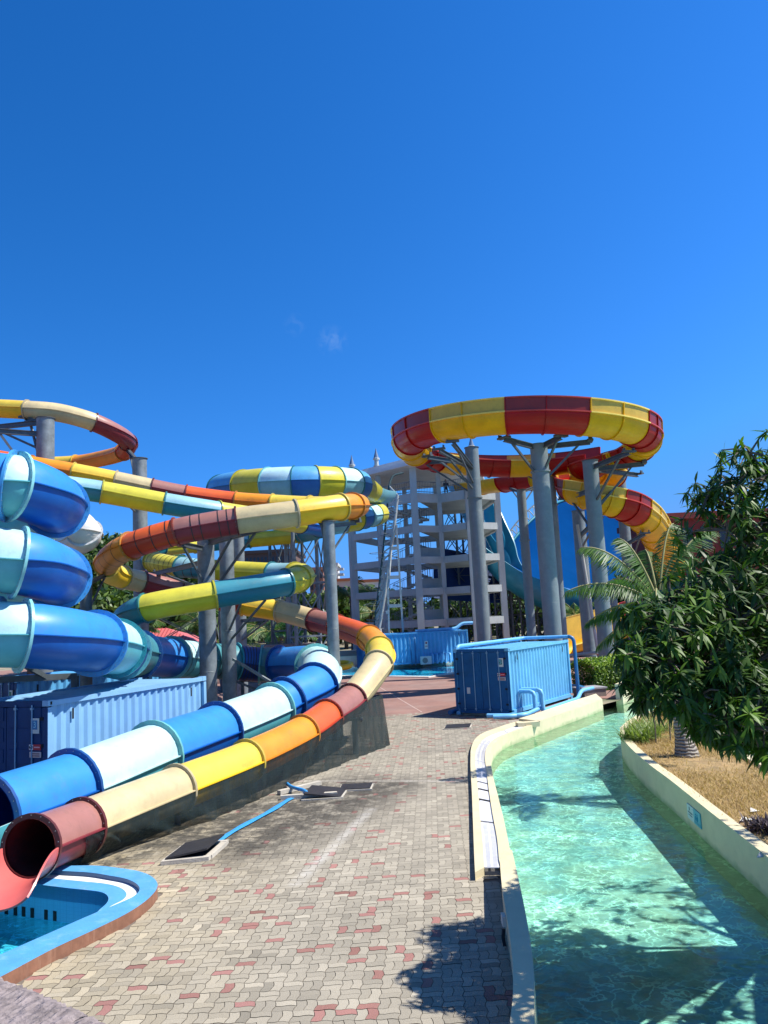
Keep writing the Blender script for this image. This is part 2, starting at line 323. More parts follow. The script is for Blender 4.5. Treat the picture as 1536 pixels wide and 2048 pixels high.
# --- near pool
O_px = [(-260, 2075), (-100, 2003), (0, 1954), (109, 1896), (191, 1858), (260, 1823), (300, 1794), (315, 1772), (306, 1755), (280, 1743), (232, 1735), (191, 1731), (130, 1731), (60, 1726), (-60, 1716), (-260, 1700)]
I_px = [(-260, 2015), (-100, 1952), (0, 1909), (96, 1867), (178, 1831), (238, 1806), (268, 1792), (279, 1780), (275, 1769), (254, 1758), (219, 1751), (180, 1745), (130, 1742), (60, 1737), (-60, 1727), (-260, 1712)]
M_px = [(-260, 2015), (-100, 1952), (0, 1909), (96, 1867), (178, 1831), (222, 1812), (245, 1800), (253, 1790), (248, 1780), (235, 1773), (210, 1767), (170, 1763), (110, 1757), (60, 1752), (-60, 1742), (-260, 1727)]
W_px = [(-260, 2015), (-100, 1952), (0, 1909), (96, 1867), (170, 1834), (200, 1818), (213, 1806), (217, 1797), (212, 1788), (200, 1783), (170, 1779), (140, 1776), (90, 1770), (40, 1764), (-60, 1753), (-260, 1738)]
PO = resample(smooth2(gp(O_px, .16)), 70); PI_ = resample(smooth2(gp(I_px, .16)), 70)
gz = lambda L, k: [G(u, v, .16 if i < k else .09) for i, (u, v) in enumerate(L)]
PM = [Vector((p.x, p.y)) for p in smooth2(gz(M_px, 5), 6)]; PW = [Vector((p.x, p.y)) for p in smooth2(gz(W_px, 5), 6)]; PI2 = [Vector((p.x, p.y)) for p in smooth2(gp(I_px, .16), 6)]
PIO = [Vector((p.x, p.y)) for p in smooth2(gp(I_px, .16), 6)]; POO = [Vector((p.x, p.y)) for p in smooth2(gp(O_px, .16), 6)]
pool_poly = PI2
# --- far pool
fp = [Vector((G(u, v).x, G(u, v).y)) for u, v in [(560, 1352), (700, 1352), (860, 1354), (915, 1345), (960, 1337), (955, 1321), (905, 1321), (786, 1332), (690, 1337), (560, 1341)]]

def poly_with_holes(name, outer, holes, z, mt, kind='structure'):
    from mathutils.geometry import tessellate_polygon
    loops = [[Vector((p[0], p[1], 0)) for p in outer]]+[[Vector((p[0], p[1], 0)) for p in h] for h in holes]
    tris = tessellate_polygon(loops); vs = [p for l in loops for p in l]
    mb = MB(); fs = []
    for a, b, c in tris:
        A, B, C = vs[a], vs[b], vs[c]
        fs.append((a, b, c) if (B-A).cross(C-A).z > 0 else (a, c, b))
    mb.add([(p.x, p.y, z) for p in vs], fs); o = mb.build(name, mt); o['kind'] = kind; return o
ground_m = mat('packed_ground', (0.30, 0.25, 0.18), 0.95, var=0.25, vs=0.6, bump=0.4, c2=(0.16, 0.16, 0.09))
poly_with_holes('ground', [(-900, -60), (900, -60), (900, 2500), (-900, 2500)], [river_hole, PI2, fp], -0.03, ground_m)

# red washed concrete, with pale efflorescence and joint lines
def red_mat():
    mt = mat('red_pavement', (0.27, 0.145, 0.115), 0.85, var=0.22, vs=0.5, dirt=0.55, dc=(0.36, 0.27, 0.23), bump=0.3, bs=15, c2=(0.25, 0.155, 0.13), ds=0.7)
    return mt
rbank = [Vector((p.x, p.y)) for p in led_out_s if p.y > 29.0]
red_poly = [(-45, 33.9), (0.9, 33.2), (rbank[0].x-0.25, rbank[0].y+0.3)]+[(p.x, p.y) for p in rbank]+[(p[0], p[1]) for p in bank_far[1:]]+[(60, 60), (60, 92), (-45, 92)]
poly_with_holes('red_pavement', red_poly, [fp], 0.0, red_mat())
mb = MB()
for (x0, y0, x1, y1) in [(-30, 41.2, 5.6, 40.4), (1.15, 34, -1.6, 52), (-9, 34, -12, 62), (9.0, 40, 9.5, 70), (-30, 50.2, 8, 49.4), (14.5, 46, 16, 70)]:
    a, b = Vector((x0, y0, .002)), Vector((x1, y1, .002)); mb.beam(a, b, 0.05, 0.004)
mb.build('pavement_joint', mat('pale_joint', (0.45, 0.33, 0.29), 0.9))['kind'] = 'structure'

# interlocking pavers: every stone modelled, basket weave with wavy edges
def paving_material():
    mt = bpy.data.materials.new('interlocking_pavers'); mt.use_nodes = True; nt = mt.node_tree; N = nt.nodes; L = nt.links; b = N['Principled BSDF']
    b.inputs['Roughness'].default_value = 0.88
    a = N.new('ShaderNodeAttribute'); a.attribute_name = 'col'
    tc = N.new('ShaderNodeTexCoord')
    def noise(scale, det=6, rough=.6):
        n = N.new('ShaderNodeTexNoise'); n.inputs['Scale'].default_value = scale; n.inputs['Detail'].default_value = det; n.inputs['Roughness'].default_value = rough
        L.new(tc.outputs['Object'], n.inputs['Vector']); return n
    def mrange(src, a0, a1, b0, b1):
        r = N.new('ShaderNodeMapRange'); r.inputs['From Min'].default_value = a0; r.inputs['From Max'].default_value = a1; r.inputs['To Min'].default_value = b0; r.inputs['To Max'].default_value = b1
        L.new(src, r.inputs['Value']); return r.outputs[0]
    def mul(x, y):
        r = N.new('ShaderNodeMath'); r.operation = 'MULTIPLY'; L.new(x, r.inputs[0]); L.new(y, r.inputs[1]); return r.outputs[0]
    n1 = noise(0.5, 6); n2 = noise(60, 4); n3 = noise(2.2, 9, .75)
    vm = N.new('ShaderNodeVectorMath'); vm.operation = 'SCALE'; L.new(a.outputs['Color'], vm.inputs[0])
    L.new(mul(mrange(n1.outputs['Fac'], .3, .7, .86, 1.12), mrange(n2.outputs['Fac'], .3, .7, .86, 1.14)), vm.inputs['Scale'])
    # algae stain along the slide: gradient on distance to a line
    def band(p, q, w, soft):
        p = Vector(p); q = Vector(q); d = (q-p); nrm = Vector((-d.y, d.x)).normalized(); t = d.normalized()
        dot = N.new('ShaderNodeVectorMath'); dot.operation = 'DOT_PRODUCT'; dot.inputs[1].default_value = (nrm.x, nrm.y, 0); L.new(tc.outputs['Object'], dot.inputs[0])
        s1 = N.new('ShaderNodeMath'); s1.operation = 'SUBTRACT'; L.new(dot.outputs['Value'], s1.inputs[0]); s1.inputs[1].default_value = nrm.dot(p)
        ab = N.new('ShaderNodeMath'); ab.operation = 'ABSOLUTE'; L.new(s1.outputs[0], ab.inputs[0])
        m1 = mrange(ab.outputs[0], w, w+soft, 1, 0)
        dt = N.new('ShaderNodeVectorMath'); dt.operation = 'DOT_PRODUCT'; dt.inputs[1].default_value = (t.x, t.y, 0); L.new(tc.outputs['Object'], dt.inputs[0])
        c = t.dot((p+q)/2); h = d.length/2
        s2 = N.new('ShaderNodeMath'); s2.operation = 'SUBTRACT'; L.new(dt.outputs['Value'], s2.inputs[0]); s2.inputs[1].default_value = c
        a2 = N.new('ShaderNodeMath'); a2.operation = 'ABSOLUTE'; L.new(s2.outputs[0], a2.inputs[0])
        return mul(m1, mrange(a2.outputs[0], h-soft, h, 1, 0))
    def over(prev, fac, c):
        mx = N.new('ShaderNodeMix'); mx.data_type = 'RGBA'; mx.inputs[7].default_value = (*c, 1); L.new(fac, mx.inputs[0]); L.new(prev, mx.inputs[6]); return mx.outputs[2]
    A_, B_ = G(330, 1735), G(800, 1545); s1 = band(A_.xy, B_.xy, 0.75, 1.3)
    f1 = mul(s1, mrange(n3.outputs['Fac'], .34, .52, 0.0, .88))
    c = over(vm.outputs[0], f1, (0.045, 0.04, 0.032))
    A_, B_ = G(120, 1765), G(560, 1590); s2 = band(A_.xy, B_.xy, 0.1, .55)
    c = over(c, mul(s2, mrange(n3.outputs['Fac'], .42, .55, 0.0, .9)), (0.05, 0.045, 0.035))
    A_, B_ = G(585, 1775), G(745, 1615); s3 = band(A_.xy, B_.xy, 0.02, .16)
    c = over(c, mul(s3, mrange(n3.outputs['Fac'], .35, .62, .08, .7)), (0.55, 0.52, 0.47))
    A_, B_ = G(560, 1562), G(930, 1562); s4 = band(A_.xy, B_.xy, 0.02, .12)
    c = over(c, mul(s4, mrange(n3.outputs['Fac'], .4, .6, .1, .7)), (0.5, 0.46, 0.40))
    L.new(c, b.inputs['Base Color'])
    bp = N.new('ShaderNodeBump'); bp.inputs['Strength'].default_value = .5; bp.inputs['Distance'].default_value = .01
    L.new(n2.outputs['Fac'], bp.inputs['Height']); L.new(bp.outputs[0], b.inputs['Normal'])
    return mt
pave_m = paving_material()
bankline = [Vector((p.x, p.y)) for p in par_out]+[Vector((p.x, p.y)) for p in led_out_s if p.y < 36]
blim = np.array([(p.y, p.x) for p in sorted(bankline, key=lambda p: p.y)])
def paving():
    A = 0.113; th = rad(-3); ct, st = math.cos(th), math.sin(th)
    px = np.array([(p.x, p.y) for p in POO]); vs = []; fs = []; cols = []; gap = 0.0036
    for j in range(int(2/A), int(36/A), 2):
        for i in range(int(-9/A), int(7/A), 2):
            hor = ((i//2+j//2) % 2 == 0)
            for k in (0, 1):
                x0, y0 = i*A, j*A
                if hor: x0, x1, y0, y1 = x0, x0+2*A, y0+k*A, y0+(k+1)*A
                else: x0, x1, y0, y1 = x0+k*A, x0+(k+1)*A, y0, y0+2*A
                cx, cy = (x0+x1)/2, (y0+y1)/2; X = cx*ct-cy*st; Y = cx*st+cy*ct
                if Y < 3.2 or Y > 33.7 or X < -8.5: continue
                lim = np.interp(Y, blim[:, 0], blim[:, 1])
                if X > lim+0.15: continue
                if X < -2.5 and Y < 16 and inside(X, Y, POO): continue
                x0 += gap; x1 -= gap; y0 += gap; y1 -= gap
                nx = 4 if x1-x0 > A*1.2 else 2; ny = 4 if y1-y0 > A*1.2 else 2
                pl = [(x0+(x1-x0)*t/nx, y0) for t in range(nx)]+[(x1, y0+(y1-y0)*t/ny) for t in range(ny)]+[(x1-(x1-x0)*t/nx, y1) for t in range(nx)]+[(x0, y1-(y1-y0)*t/ny) for t in range(ny)]
                b = len(vs); zz = R.uniform(-.002, .0025)
                for (x, y) in pl:
                    wx = x+0.013*math.sin(2*math.pi*y/A*0.5+1.2)*1.0; wy = y+0.013*math.sin(2*math.pi*x/A*0.5+.4)
                    vs.append((wx*ct-wy*st, wx*st+wy*ct, zz))
                fs.append(tuple(range(b, len(vs))))
                far = min(1, max(0, (Y-11)/14)); rp = 0.065 if Y < 15 else (0.03 if Y < 24 else .05)
                if X < -1.5 and Y > 15: rp *= .6
                g = R.gauss(0, 1)
                if R.random() < rp: c = (0.31+.03*g, 0.15+.015*g, 0.125+.015*g)
                else:
                    w = R.random(); y_ = 0.5+0.5*math.sin(X*.5+.8)*math.cos(Y*.3)
                    base = Vector((0.325, 0.29, 0.225)).lerp(Vector((0.42, 0.345, 0.215)), max(0, min(1, (-X-1.5)/3.5))*(.4+.6*w)*(1 if Y < 18 else .4))
                    if Y > 24: base = base.lerp(Vector((.28, .25, .20)), .6)
                    f = 1+0.11*g; c = (base.x*f, base.y*f, base.z*f)
                cols.append((c, len(pl)))
    me = bpy.data.meshes.new('paving'); me.from_pydata(vs, [], fs); me.update()
    at_ = me.attributes.new('col', 'FLOAT_COLOR', 'FACE')
    arr = np.ones((len(cols), 4), dtype=np.float32); arr[:, :3] = np.array([c for c, _ in cols]); at_.data.foreach_set('color', arr.ravel())
    me.materials.append(pave_m); o = bpy.data.objects.new('paving', me); col.objects.link(o); o['kind'] = 'structure'
paving()
jm = mat('paver_joint_sand', (0.15, 0.125, 0.10), 0.95, var=.3, vs=3)
jp = [(-9, 3)]+[(p.x+.1, p.y) for p in par_out if p.y > 3.1]+[(p.x+.1, p.y) for p in led_out_s if p.y < 31]+[(3, 33.9), (-9, 33.9)]
poly_with_holes('paving_bed', jp, [PI2], -0.012, jm)

# --- river bed, water
def bed_mat():
    mt = mat('river_bed', (0.62, 0.80, 0.66), 0.8, var=0.22, vs=2.2, dirt=0.6, dc=(0.22, 0.46, 0.40), c2=(0.44, 0.70, 0.66), ds=3.0, bump=.1)
    return mt
poly_with_holes('river_bed', [(-.5, -5), (45, -5), (45, 60), (-.5, 60)], [], BED, bed_mat())
def water_mat(name, tint, dens, ripple, rs, caustic=True, stretch=(1, 1, 1)):
    mt = bpy.data.materials.new(name); mt.use_nodes = True; nt = mt.node_tree; N = nt.nodes; L = nt.links; N.remove(N['Principled BSDF'])
    tc = N.new('ShaderNodeTexCoord'); mp = N.new('ShaderNodeMapping'); mp.inputs['Scale'].default_value = stretch; L.new(tc.outputs['Object'], mp.inputs[0])
    n1 = N.new('ShaderNodeTexNoise'); n1.inputs['Scale'].default_value = rs; n1.inputs['Detail'].default_value = 4; n1.inputs['Distortion'].default_value = .6; L.new(mp.outputs[0], n1.inputs['Vector'])
    bp = N.new('ShaderNodeBump'); bp.inputs['Strength'].default_value = ripple; bp.inputs['Distance'].default_value = .05; L.new(n1.outputs['Fac'], bp.inputs['Height'])
    gl = N.new('ShaderNodeBsdfGlossy'); gl.inputs['Roughness'].default_value = .03; L.new(bp.outputs[0], gl.inputs['Normal'])
    tr = N.new('ShaderNodeBsdfTransparent'); tr.inputs[0].default_value = (*tint, 1)
    if caustic:   # caustic light lines painted into the surface tint with a cell pattern
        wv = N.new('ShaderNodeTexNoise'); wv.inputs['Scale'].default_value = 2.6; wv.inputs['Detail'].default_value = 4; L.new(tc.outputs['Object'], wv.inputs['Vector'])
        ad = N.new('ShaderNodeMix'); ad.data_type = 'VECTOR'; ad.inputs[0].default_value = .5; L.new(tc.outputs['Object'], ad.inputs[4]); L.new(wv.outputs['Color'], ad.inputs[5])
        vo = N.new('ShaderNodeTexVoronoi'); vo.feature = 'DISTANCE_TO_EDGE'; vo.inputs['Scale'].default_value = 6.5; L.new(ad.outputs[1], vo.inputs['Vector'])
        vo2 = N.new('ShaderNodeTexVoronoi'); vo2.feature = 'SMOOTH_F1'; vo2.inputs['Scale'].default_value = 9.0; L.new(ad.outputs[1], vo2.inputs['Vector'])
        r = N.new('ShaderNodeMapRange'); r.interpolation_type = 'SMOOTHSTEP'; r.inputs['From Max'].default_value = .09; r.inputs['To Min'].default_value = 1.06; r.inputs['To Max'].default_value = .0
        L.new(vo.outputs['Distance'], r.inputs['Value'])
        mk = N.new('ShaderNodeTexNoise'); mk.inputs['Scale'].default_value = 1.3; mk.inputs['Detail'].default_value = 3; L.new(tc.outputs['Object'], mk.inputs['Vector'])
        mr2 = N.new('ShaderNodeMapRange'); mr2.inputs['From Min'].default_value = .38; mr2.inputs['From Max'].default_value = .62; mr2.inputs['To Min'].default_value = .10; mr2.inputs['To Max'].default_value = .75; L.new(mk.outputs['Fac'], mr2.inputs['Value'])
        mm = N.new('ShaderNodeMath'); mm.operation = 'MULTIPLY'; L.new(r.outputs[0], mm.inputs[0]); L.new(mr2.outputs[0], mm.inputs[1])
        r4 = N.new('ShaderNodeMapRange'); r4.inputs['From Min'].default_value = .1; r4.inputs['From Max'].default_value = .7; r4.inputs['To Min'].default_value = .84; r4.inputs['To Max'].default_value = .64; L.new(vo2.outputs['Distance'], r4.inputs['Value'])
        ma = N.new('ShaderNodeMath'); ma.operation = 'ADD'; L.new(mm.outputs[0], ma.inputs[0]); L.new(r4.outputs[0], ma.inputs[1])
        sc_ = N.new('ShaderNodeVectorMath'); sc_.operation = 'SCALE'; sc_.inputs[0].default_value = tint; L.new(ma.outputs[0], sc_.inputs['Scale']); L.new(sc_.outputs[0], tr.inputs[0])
    fr = N.new('ShaderNodeFresnel'); fr.inputs['IOR'].default_value = 1.33; L.new(bp.outputs[0], fr.inputs['Normal'])
    ms = N.new('ShaderNodeMixShader'); L.new(fr.outputs[0], ms.inputs[0]); L.new(tr.outputs[0], ms.inputs[1]); L.new(gl.outputs[0], ms.inputs[2])
    L.new(ms.outputs[0], N['Material Output'].inputs['Surface'])
    return mt
w1 = water_mat('river_water', (0.70, 0.93, 0.88), 0, 0.35, 2.6, stretch=(.8, 1.0, 1))
poly_with_holes('river_water', river_hole, [], WAT, w1)

# --- river walls
pw = thing('river_wall', 'cream painted wall between the paving and the river, raised block at the camera end', 'wall', (par_out[0].x, 6, 0))
mb = MB(); mb.ribbon(par_in, par_out, BED-.05, WALL); o = mb.build('parapet', cream_w, pw)
mb = MB()
n = 60
dr_l = gp([(969, 1734), (965.5, 1682), (960, 1629), (957, 1586), (952.7, 1543), (951, 1515), (956, 1494), (974, 1474), (1010, 1460), (1060, 1442), (1066, 1440)], .12)
dr_r = gp([(999, 1734), (994.5, 1682), (985, 1629), (978.4, 1586), (973, 1543), (970, 1515), (974, 1497), (990, 1479), (1024, 1464), (1068, 1448), (1074, 1446)], .12)
dr_l = resample(smooth2(dr_l), n); dr_r = resample(smooth2(dr_r), n)
lo1 = [p for p in led_out_s if p.y <= dr_l[-1].y+0.2]; lo1 = resample(lo1, n)
li1 = [p for p in led_in_s if p.y <= dr_r[-1].y+0.1]; li1[0] = Vector((par_in[-1].x, par_in[-1].y)); li1 = resample(li1, n)
dr_r0 = resample([Vector((dr_r[0].x+.02, dr_r[0].y))]+dr_r[1:], n)
mb.ribbon(dr_l, lo1, -.05, .12); mb.build('outer_kerb', cream_w, pw)
mb = MB(); mb.ribbon(li1, dr_r0, BED-.05, .15); mb.build('inner_kerb', cream_w, pw)
rest_o = [p for p in led_out_s if p.y > lo1[-1].y-.05]; rest_i = [p for p in led_in_s if p.y > li1[-1].y-.05]
mb = MB(); mb.ribbon(resample(rest_i, 30), resample(rest_o, 30), BED-.05, .20); mb.build('kerb', cream_w, pw)
mb = MB(); mb.ribbon(dr_r, dr_l, -.05, .055); mb.build('gutter', mat('gutter_grey', (.25, .24, .22), .9), pw)  # plain grey channel below the grating
e = G(1048, 1447, .2); mb = MB(); mb.box((e.x+.12, e.y, .17), (.75, .12, 0), (-.05, .3, 0), (0, 0, .16)); mb.build('end_stop', cream_w, pw)
# grates: many thin white slats with a spine, left open in places
gm = mat('white_grate_plastic', (0.68, 0.68, 0.70), .6, var=.1, vs=4, dirt=.2)
L_ = resample(dr_l, 800); R_ = resample(dr_r, 800)
gt = thing('drain_grate', 'white slatted drain grating running along the top of the low river kerb', 'grating', (dr_l[0].x, dr_l[0].y, .06))
segs = [(0, 130), (134, 214), (222, 262), (270, 300), (306, 430), (433, 560), (563, 680), (683, 799)]
for a, b in segs:
    mb = MB()
    for k in range(a, b, 2):
        l = Vector((L_[k].x, L_[k].y, .112)); r = Vector((R_[k].x, R_[k].y, .112)); d = r-l
        mb.beam(l+d*.04, r-d*.04, 0.026, 0.014)
    for f in (.06, .5, .94):
        pts = [Vector((L_[k].x, L_[k].y, .114)).lerp(Vector((R_[k].x, R_[k].y, .114)), f) for k in range(a, b, 8)]
        for p, q in zip(pts, pts[1:]): mb.beam(p, q, .03, .012)
    mb.build('grate_panel', gm, gt)
kx = G(1004, 1838, .28); sbx = thing('wall_socket', 'small pale fitting with a dark plug on the outer face of the river parapet', 'fitting', (kx.x-.03, kx.y, .2))
kx.x = float(np.interp(kx.y, [p.y for p in par_out], [p.x for p in par_out]))
mb = MB(); mb.box((kx.x-.03, kx.y, .27), (.05, 0, 0), (0, .16, 0), (0, 0, .12)); mb.build('housing', mat('fitting_pale', (.6, .58, .5), .6), sbx)
mb = MB(); mb.tube([(kx.x-.05, kx.y-.1, .2), (kx.x-.07, kx.y-.14, .12), (kx.x-.06, kx.y-.18, .03)], .022, 8); mb.build('plug', dark, sbx)
# far bank wall with the raised end and sign
fb = [Vector((p[0], p[1])) for p in bank_far[1:]]; fb = resample(smooth2(fb), 30)
bw = thing('river_bank_wall', 'cream wall of the far river bank below the clipped hedge', 'wall', (fb[0].x, fb[0].y, 0))
mb = MB(); mb.ribbon(fb, off(fb, .3), BED-.05, .62); mb.build('wall_panel', cream_w, bw)
# island wall
iw = thing('river_wall', 'curved cream wall holding the dry grass island, opposite the paving', 'wall', (right_in[20].x, right_in[20].y, 0))
loopw = right_in+isl_back[1:]
mb = MB(); mb.ribbon(loopw, off(loopw, -.21), BED-.05, WALL); mb.build('wall_panel', cream_w, iw)
inner_isl = off(loopw, -.1)
grass_m = mat('dry_grass_soil', (0.36, 0.24, 0.11), .95, var=.35, vs=5, c2=(.28, .20, .09), bump=.6, bs=30, dirt=.5, dc=(.10, .07, .05), ds=1.2)
mb = MB(); mb.prism([(p.x, p.y) for p in inner_isl], BED-.04, .30, 0); o = mb.build('island_soil', grass_m); o['kind'] = 'structure'
sg = thing('depth_sign', 'pair of blue and white notices fixed to the inside of the island wall', 'sign', (0, 0, 0), None)
def wall_sign(root, ua, va, ub, vb, hgt, zc, y_guess=None):
    a = G(ua, va, zc); b = G(ub, vb, zc); d = (b-a); w = d.length; d.normalize(); return a, b, d, w
k0 = min(range(len(right_in)), key=lambda i: abs(right_in[i].y-15.6))
pa = right_in[k0]; pb = right_in[k0-1] ; dd = Vector((pb.x-pa.x, pb.y-pa.y, 0)).normalized()
# find spot of the sign: where the line of sight meets the wall line
def hit_wall(u, v):
    best = None
    for i in range(len(right_in)-1):
        a, b = right_in[i], right_in[i+1]; r = ray(u, v)
        # 2D intersect
        dx, dy = b.x-a.x, b.y-a.y; den = r.x*dy-r.y*dx
        if abs(den) < 1e-9: continue
        t = (a.x*dy-a.y*dx)/den; s_ = (a.x*r.y-a.y*r.x)/den
        if t > 0 and 0 <= s_ <= 1: best = Vector((r.x*t, r.y*t, CAM_H+r.z*t)); break
    return best
A1 = hit_wall(1389, 1625); B1 = hit_wall(1391, 1628)
s0 = hit_wall(1376, 1615); s1_ = hit_wall(1403, 1640)
ex = (s1_-s0); ex.z = 0; wS = ex.length; ex.normalize(); nS = ex.cross(Vector((0, 0, 1))); nS = -nS if nS.x > 0 else nS; nS.normalize()
cS = (s0+s1_)/2; cS.z = 0.06
sg.location = cS
mb = MB()
sb_ = mat('notice_white', (.55, .66, .66), .5); sb2 = mat('notice_blue', (.10, .42, .50), .5); sb3 = mat('notice_ink', (.03, .10, .14), .5)
h_ = .27; w2 = wS*.49
for q, mt_ in ((-.25, sb_), (.25, sb2)):
    mb = MB(); mb.box(cS+ex*wS*q+nS*.012, ex*w2, nS*.02, Vector((0, 0, h_))); p = mb.build('notice_panel', mt_, sg)
    mk = MB(); c_ = cS+ex*wS*q+nS*.024
    if q < 0:
        mk.box(c_+Vector((0, 0, .0)), ex*w2*.7, nS*.004, Vector((0, 0, .022))); mk.box(c_+Vector((0, 0, -.05)), ex*w2*.6, nS*.004, Vector((0, 0, .012)))
        mk.box(c_-ex*.04+Vector((0, 0, .07)), ex*.05, nS*.004, Vector((0, 0, .06))); mk.build('lettering', sb3, p)
    else:
        mk.box(c_+Vector((0, 0, -.09)), ex*w2*.9, nS*.004, Vector((0, 0, .05)))
        for t in (-.05, .05):
            mk.lathe(c_+ex*t+Vector((0, 0, .0)), [(.008, -.05), (.022, -.02), (.018, .03), (.006, .04)], 8); mk.lathe(c_+ex*t+Vector((0, 0, .05)), [(.003, 0), (.016, .015), (.003, .03)], 8)
        mk.build('pictogram', mat('notice_cyan', (.03, .30, .40), .5), p)
fs_ = thing('depth_sign', 'small blue and white notice on the far bank wall under the hedge', 'sign', (fb[3].x, fb[3].y, .3))
t_ = (fb[4]-fb[2]).normalized(); nrm = Vector((t_.y, -t_.x, 0)); e_ = Vector((t_.x, t_.y, 0)); c_ = Vector((fb[3].x, fb[3].y, .40))+nrm*.012
mb = MB(); mb.box(c_, e_*.9, nrm*.02, Vector((0, 0, .34))); p = mb.build('notice_panel', mat('notice_pale', (.70, .75, .70), .5), fs_)
mk = MB()
for t in (-.28, -.1): mk.lathe(c_+e_*t+nrm*.012, [(.01, -.10), (.05, -.03), (.04, .05), (.01, .07)], 8); mk.lathe(c_+e_*t+nrm*.012+Vector((0, 0, .08)), [(.01, 0), (.035, .03), (.01, .06)], 8)
mk.box(c_-e_*.2+nrm*.012+Vector((0, 0, -.12)), e_*.4, nrm*.006, Vector((0, 0, .05))); mk.build('pictogram', sb2, p)

# --- near pool
tile_b = mat('blue_pool_paint', (0.09, 0.33, 0.62), .5, var=.12, vs=3, dirt=.45, dc=(.30, .46, .58), ds=5, bump=.15, bs=20)
tile_w = mat('white_pool_tile', (0.80, 0.82, 0.82), .4, var=.06, vs=6)
def tile_mat(name, c1, c2_, s=18):
    mt = bpy.data.materials.new(name); mt.use_nodes = True; nt = mt.node_tree; N = nt.nodes; L = nt.links; b = N['Principled BSDF']; b.inputs['Roughness'].default_value = .3
    tc = N.new('ShaderNodeTexCoord'); br = N.new('ShaderNodeTexVoronoi'); br.distance = 'CHEBYCHEV'; br.inputs['Scale'].default_value = s; br.inputs['Randomness'].default_value = 0; br.feature = 'F1'
    L.new(tc.outputs['Object'], br.inputs['Vector']); r = N.new('ShaderNodeMapRange'); r.inputs['From Min'].default_value = .42; r.inputs['From Max'].default_value = .47; L.new(br.outputs['Distance'], r.inputs['Value'])
    mx = N.new('ShaderNodeMix'); mx.data_type = 'RGBA'; mx.inputs[6].default_value = (*c1, 1); mx.inputs[7].default_value = (*c2_, 1); L.new(r.outputs[0], mx.inputs[0]); L.new(mx.outputs[2], b.inputs['Base Color']); return mt
ptile = tile_mat('blue_mosaic', (0.12, 0.47, 0.72), (0.10, 0.41, 0.65))
cp_ = thing('pool_coping', 'blue topped coping with brown tiled side curving round the splash pool', 'pool edge', (POO[30].x, POO[30].y, 0))
brick = mat('brown_side_tile', (0.24, 0.11, 0.065), .7, var=.25, vs=6, streak=.5, dc=(.50, .30, .20))
mb = MB(); mb.ribbon(POO, PIO, -.05, .16, 0, 1); mb.build('coping', [tile_b, brick], cp_)
nn = len(PIO)
mb = MB(); mb.ribbon([p for p in PIO], [p.lerp(q, .02) for p, q in zip(PIO, PM)], -.08, .158); 
mb.build('coping_lip', mat('navy_tile', (.03, .10, .22), .4), cp_)
mb = MB(); k_ = 30
mb.ribbon(PIO[k_-2:], PM[k_-2:], -.12, .09); mb.build('gutter_strip', tile_w, cp_)
mb = MB(); mb.ribbon(PM[k_-4:], PW[k_-4:], -.12, .087); mb.build('shelf', tile_b, cp_)
mb = MB(); wl = PW; inn = off(PW, -.12)
mb.v = []; n_ = len(wl)
mb.add([(p.x, p.y, .16 if i < k_-6 else .08) for i, p in enumerate(wl)]+[(p.x, p.y, -1.6) for p in wl], [(i, i+1, n_+i+1, n_+i) for i in range(n_-1)])
mb.build('pool_wall', ptile, cp_)
mb = MB()
wb = [p for p in PW if p.x < PW[-20].x+8][-22:]
pts_ = [G(u, v, -.30) for u, v in [(17, 1808), (33, 1812), (49.5, 1814), (66, 1817), (92, 1822), (109, 1825)]]
for q in pts_:
    # nearest point on the back wall
    b_ = min(range(len(PW)-14, len(PW)-1), key=lambda i: abs(PW[i].x-q.x)); a0, a1 = PW[b_], PW[min(b_+1, len(PW)-1)]
    t_ = Vector((a1.x-a0.x, a1.y-a0.y, 0)).normalized(); nr = Vector((t_.y, -t_.x, 0)); nr = nr if nr.y < 0 else -nr
    mb = MB(); mb.box(Vector((q.x, a0.y+(q.x-a0.x)*t_.y/t_.x, -.36))+nr*.004, t_*.075, nr*.01, Vector((0, 0, .15))); mb.build('inlet_slot', dark, cp_)
pool_bed = poly_with_holes('pool_floor', [(-16, 6), (-3, 6), (-3, 15), (-16, 15)], [], -.80, mat('pool_floor', (.20, .76, .92), .6, var=.15, vs=2))
w2 = water_mat('pool_water', (0.50, 0.88, 0.95), 0, .4, 5)
poly_with_holes('pool_water', PW+[Vector((-13.5, 6.5))], [], -.44, w2)
# far pool
fpc = thing('pool_coping', 'pale coping round the long turquoise pool in front of the far container', 'pool edge', (fp[2].x, fp[2].y, 0))
fpl = fp+[fp[0]]; mb = MB(); mb.ribbon(fpl, off(fpl, -.45), -.9, .06); mb.build('coping', mat('pale_coping', (.62, .62, .58), .8), fpc)
poly_with_holes('far_pool_floor', fp, [], -.30, mat('far_pool_floor', (.12, .62, .80), .6))
poly_with_holes('far_pool_water', fp, [], -.12, water_mat('far_pool_water', (.35, .82, .92), 0, .9, 1.2, caustic=False))

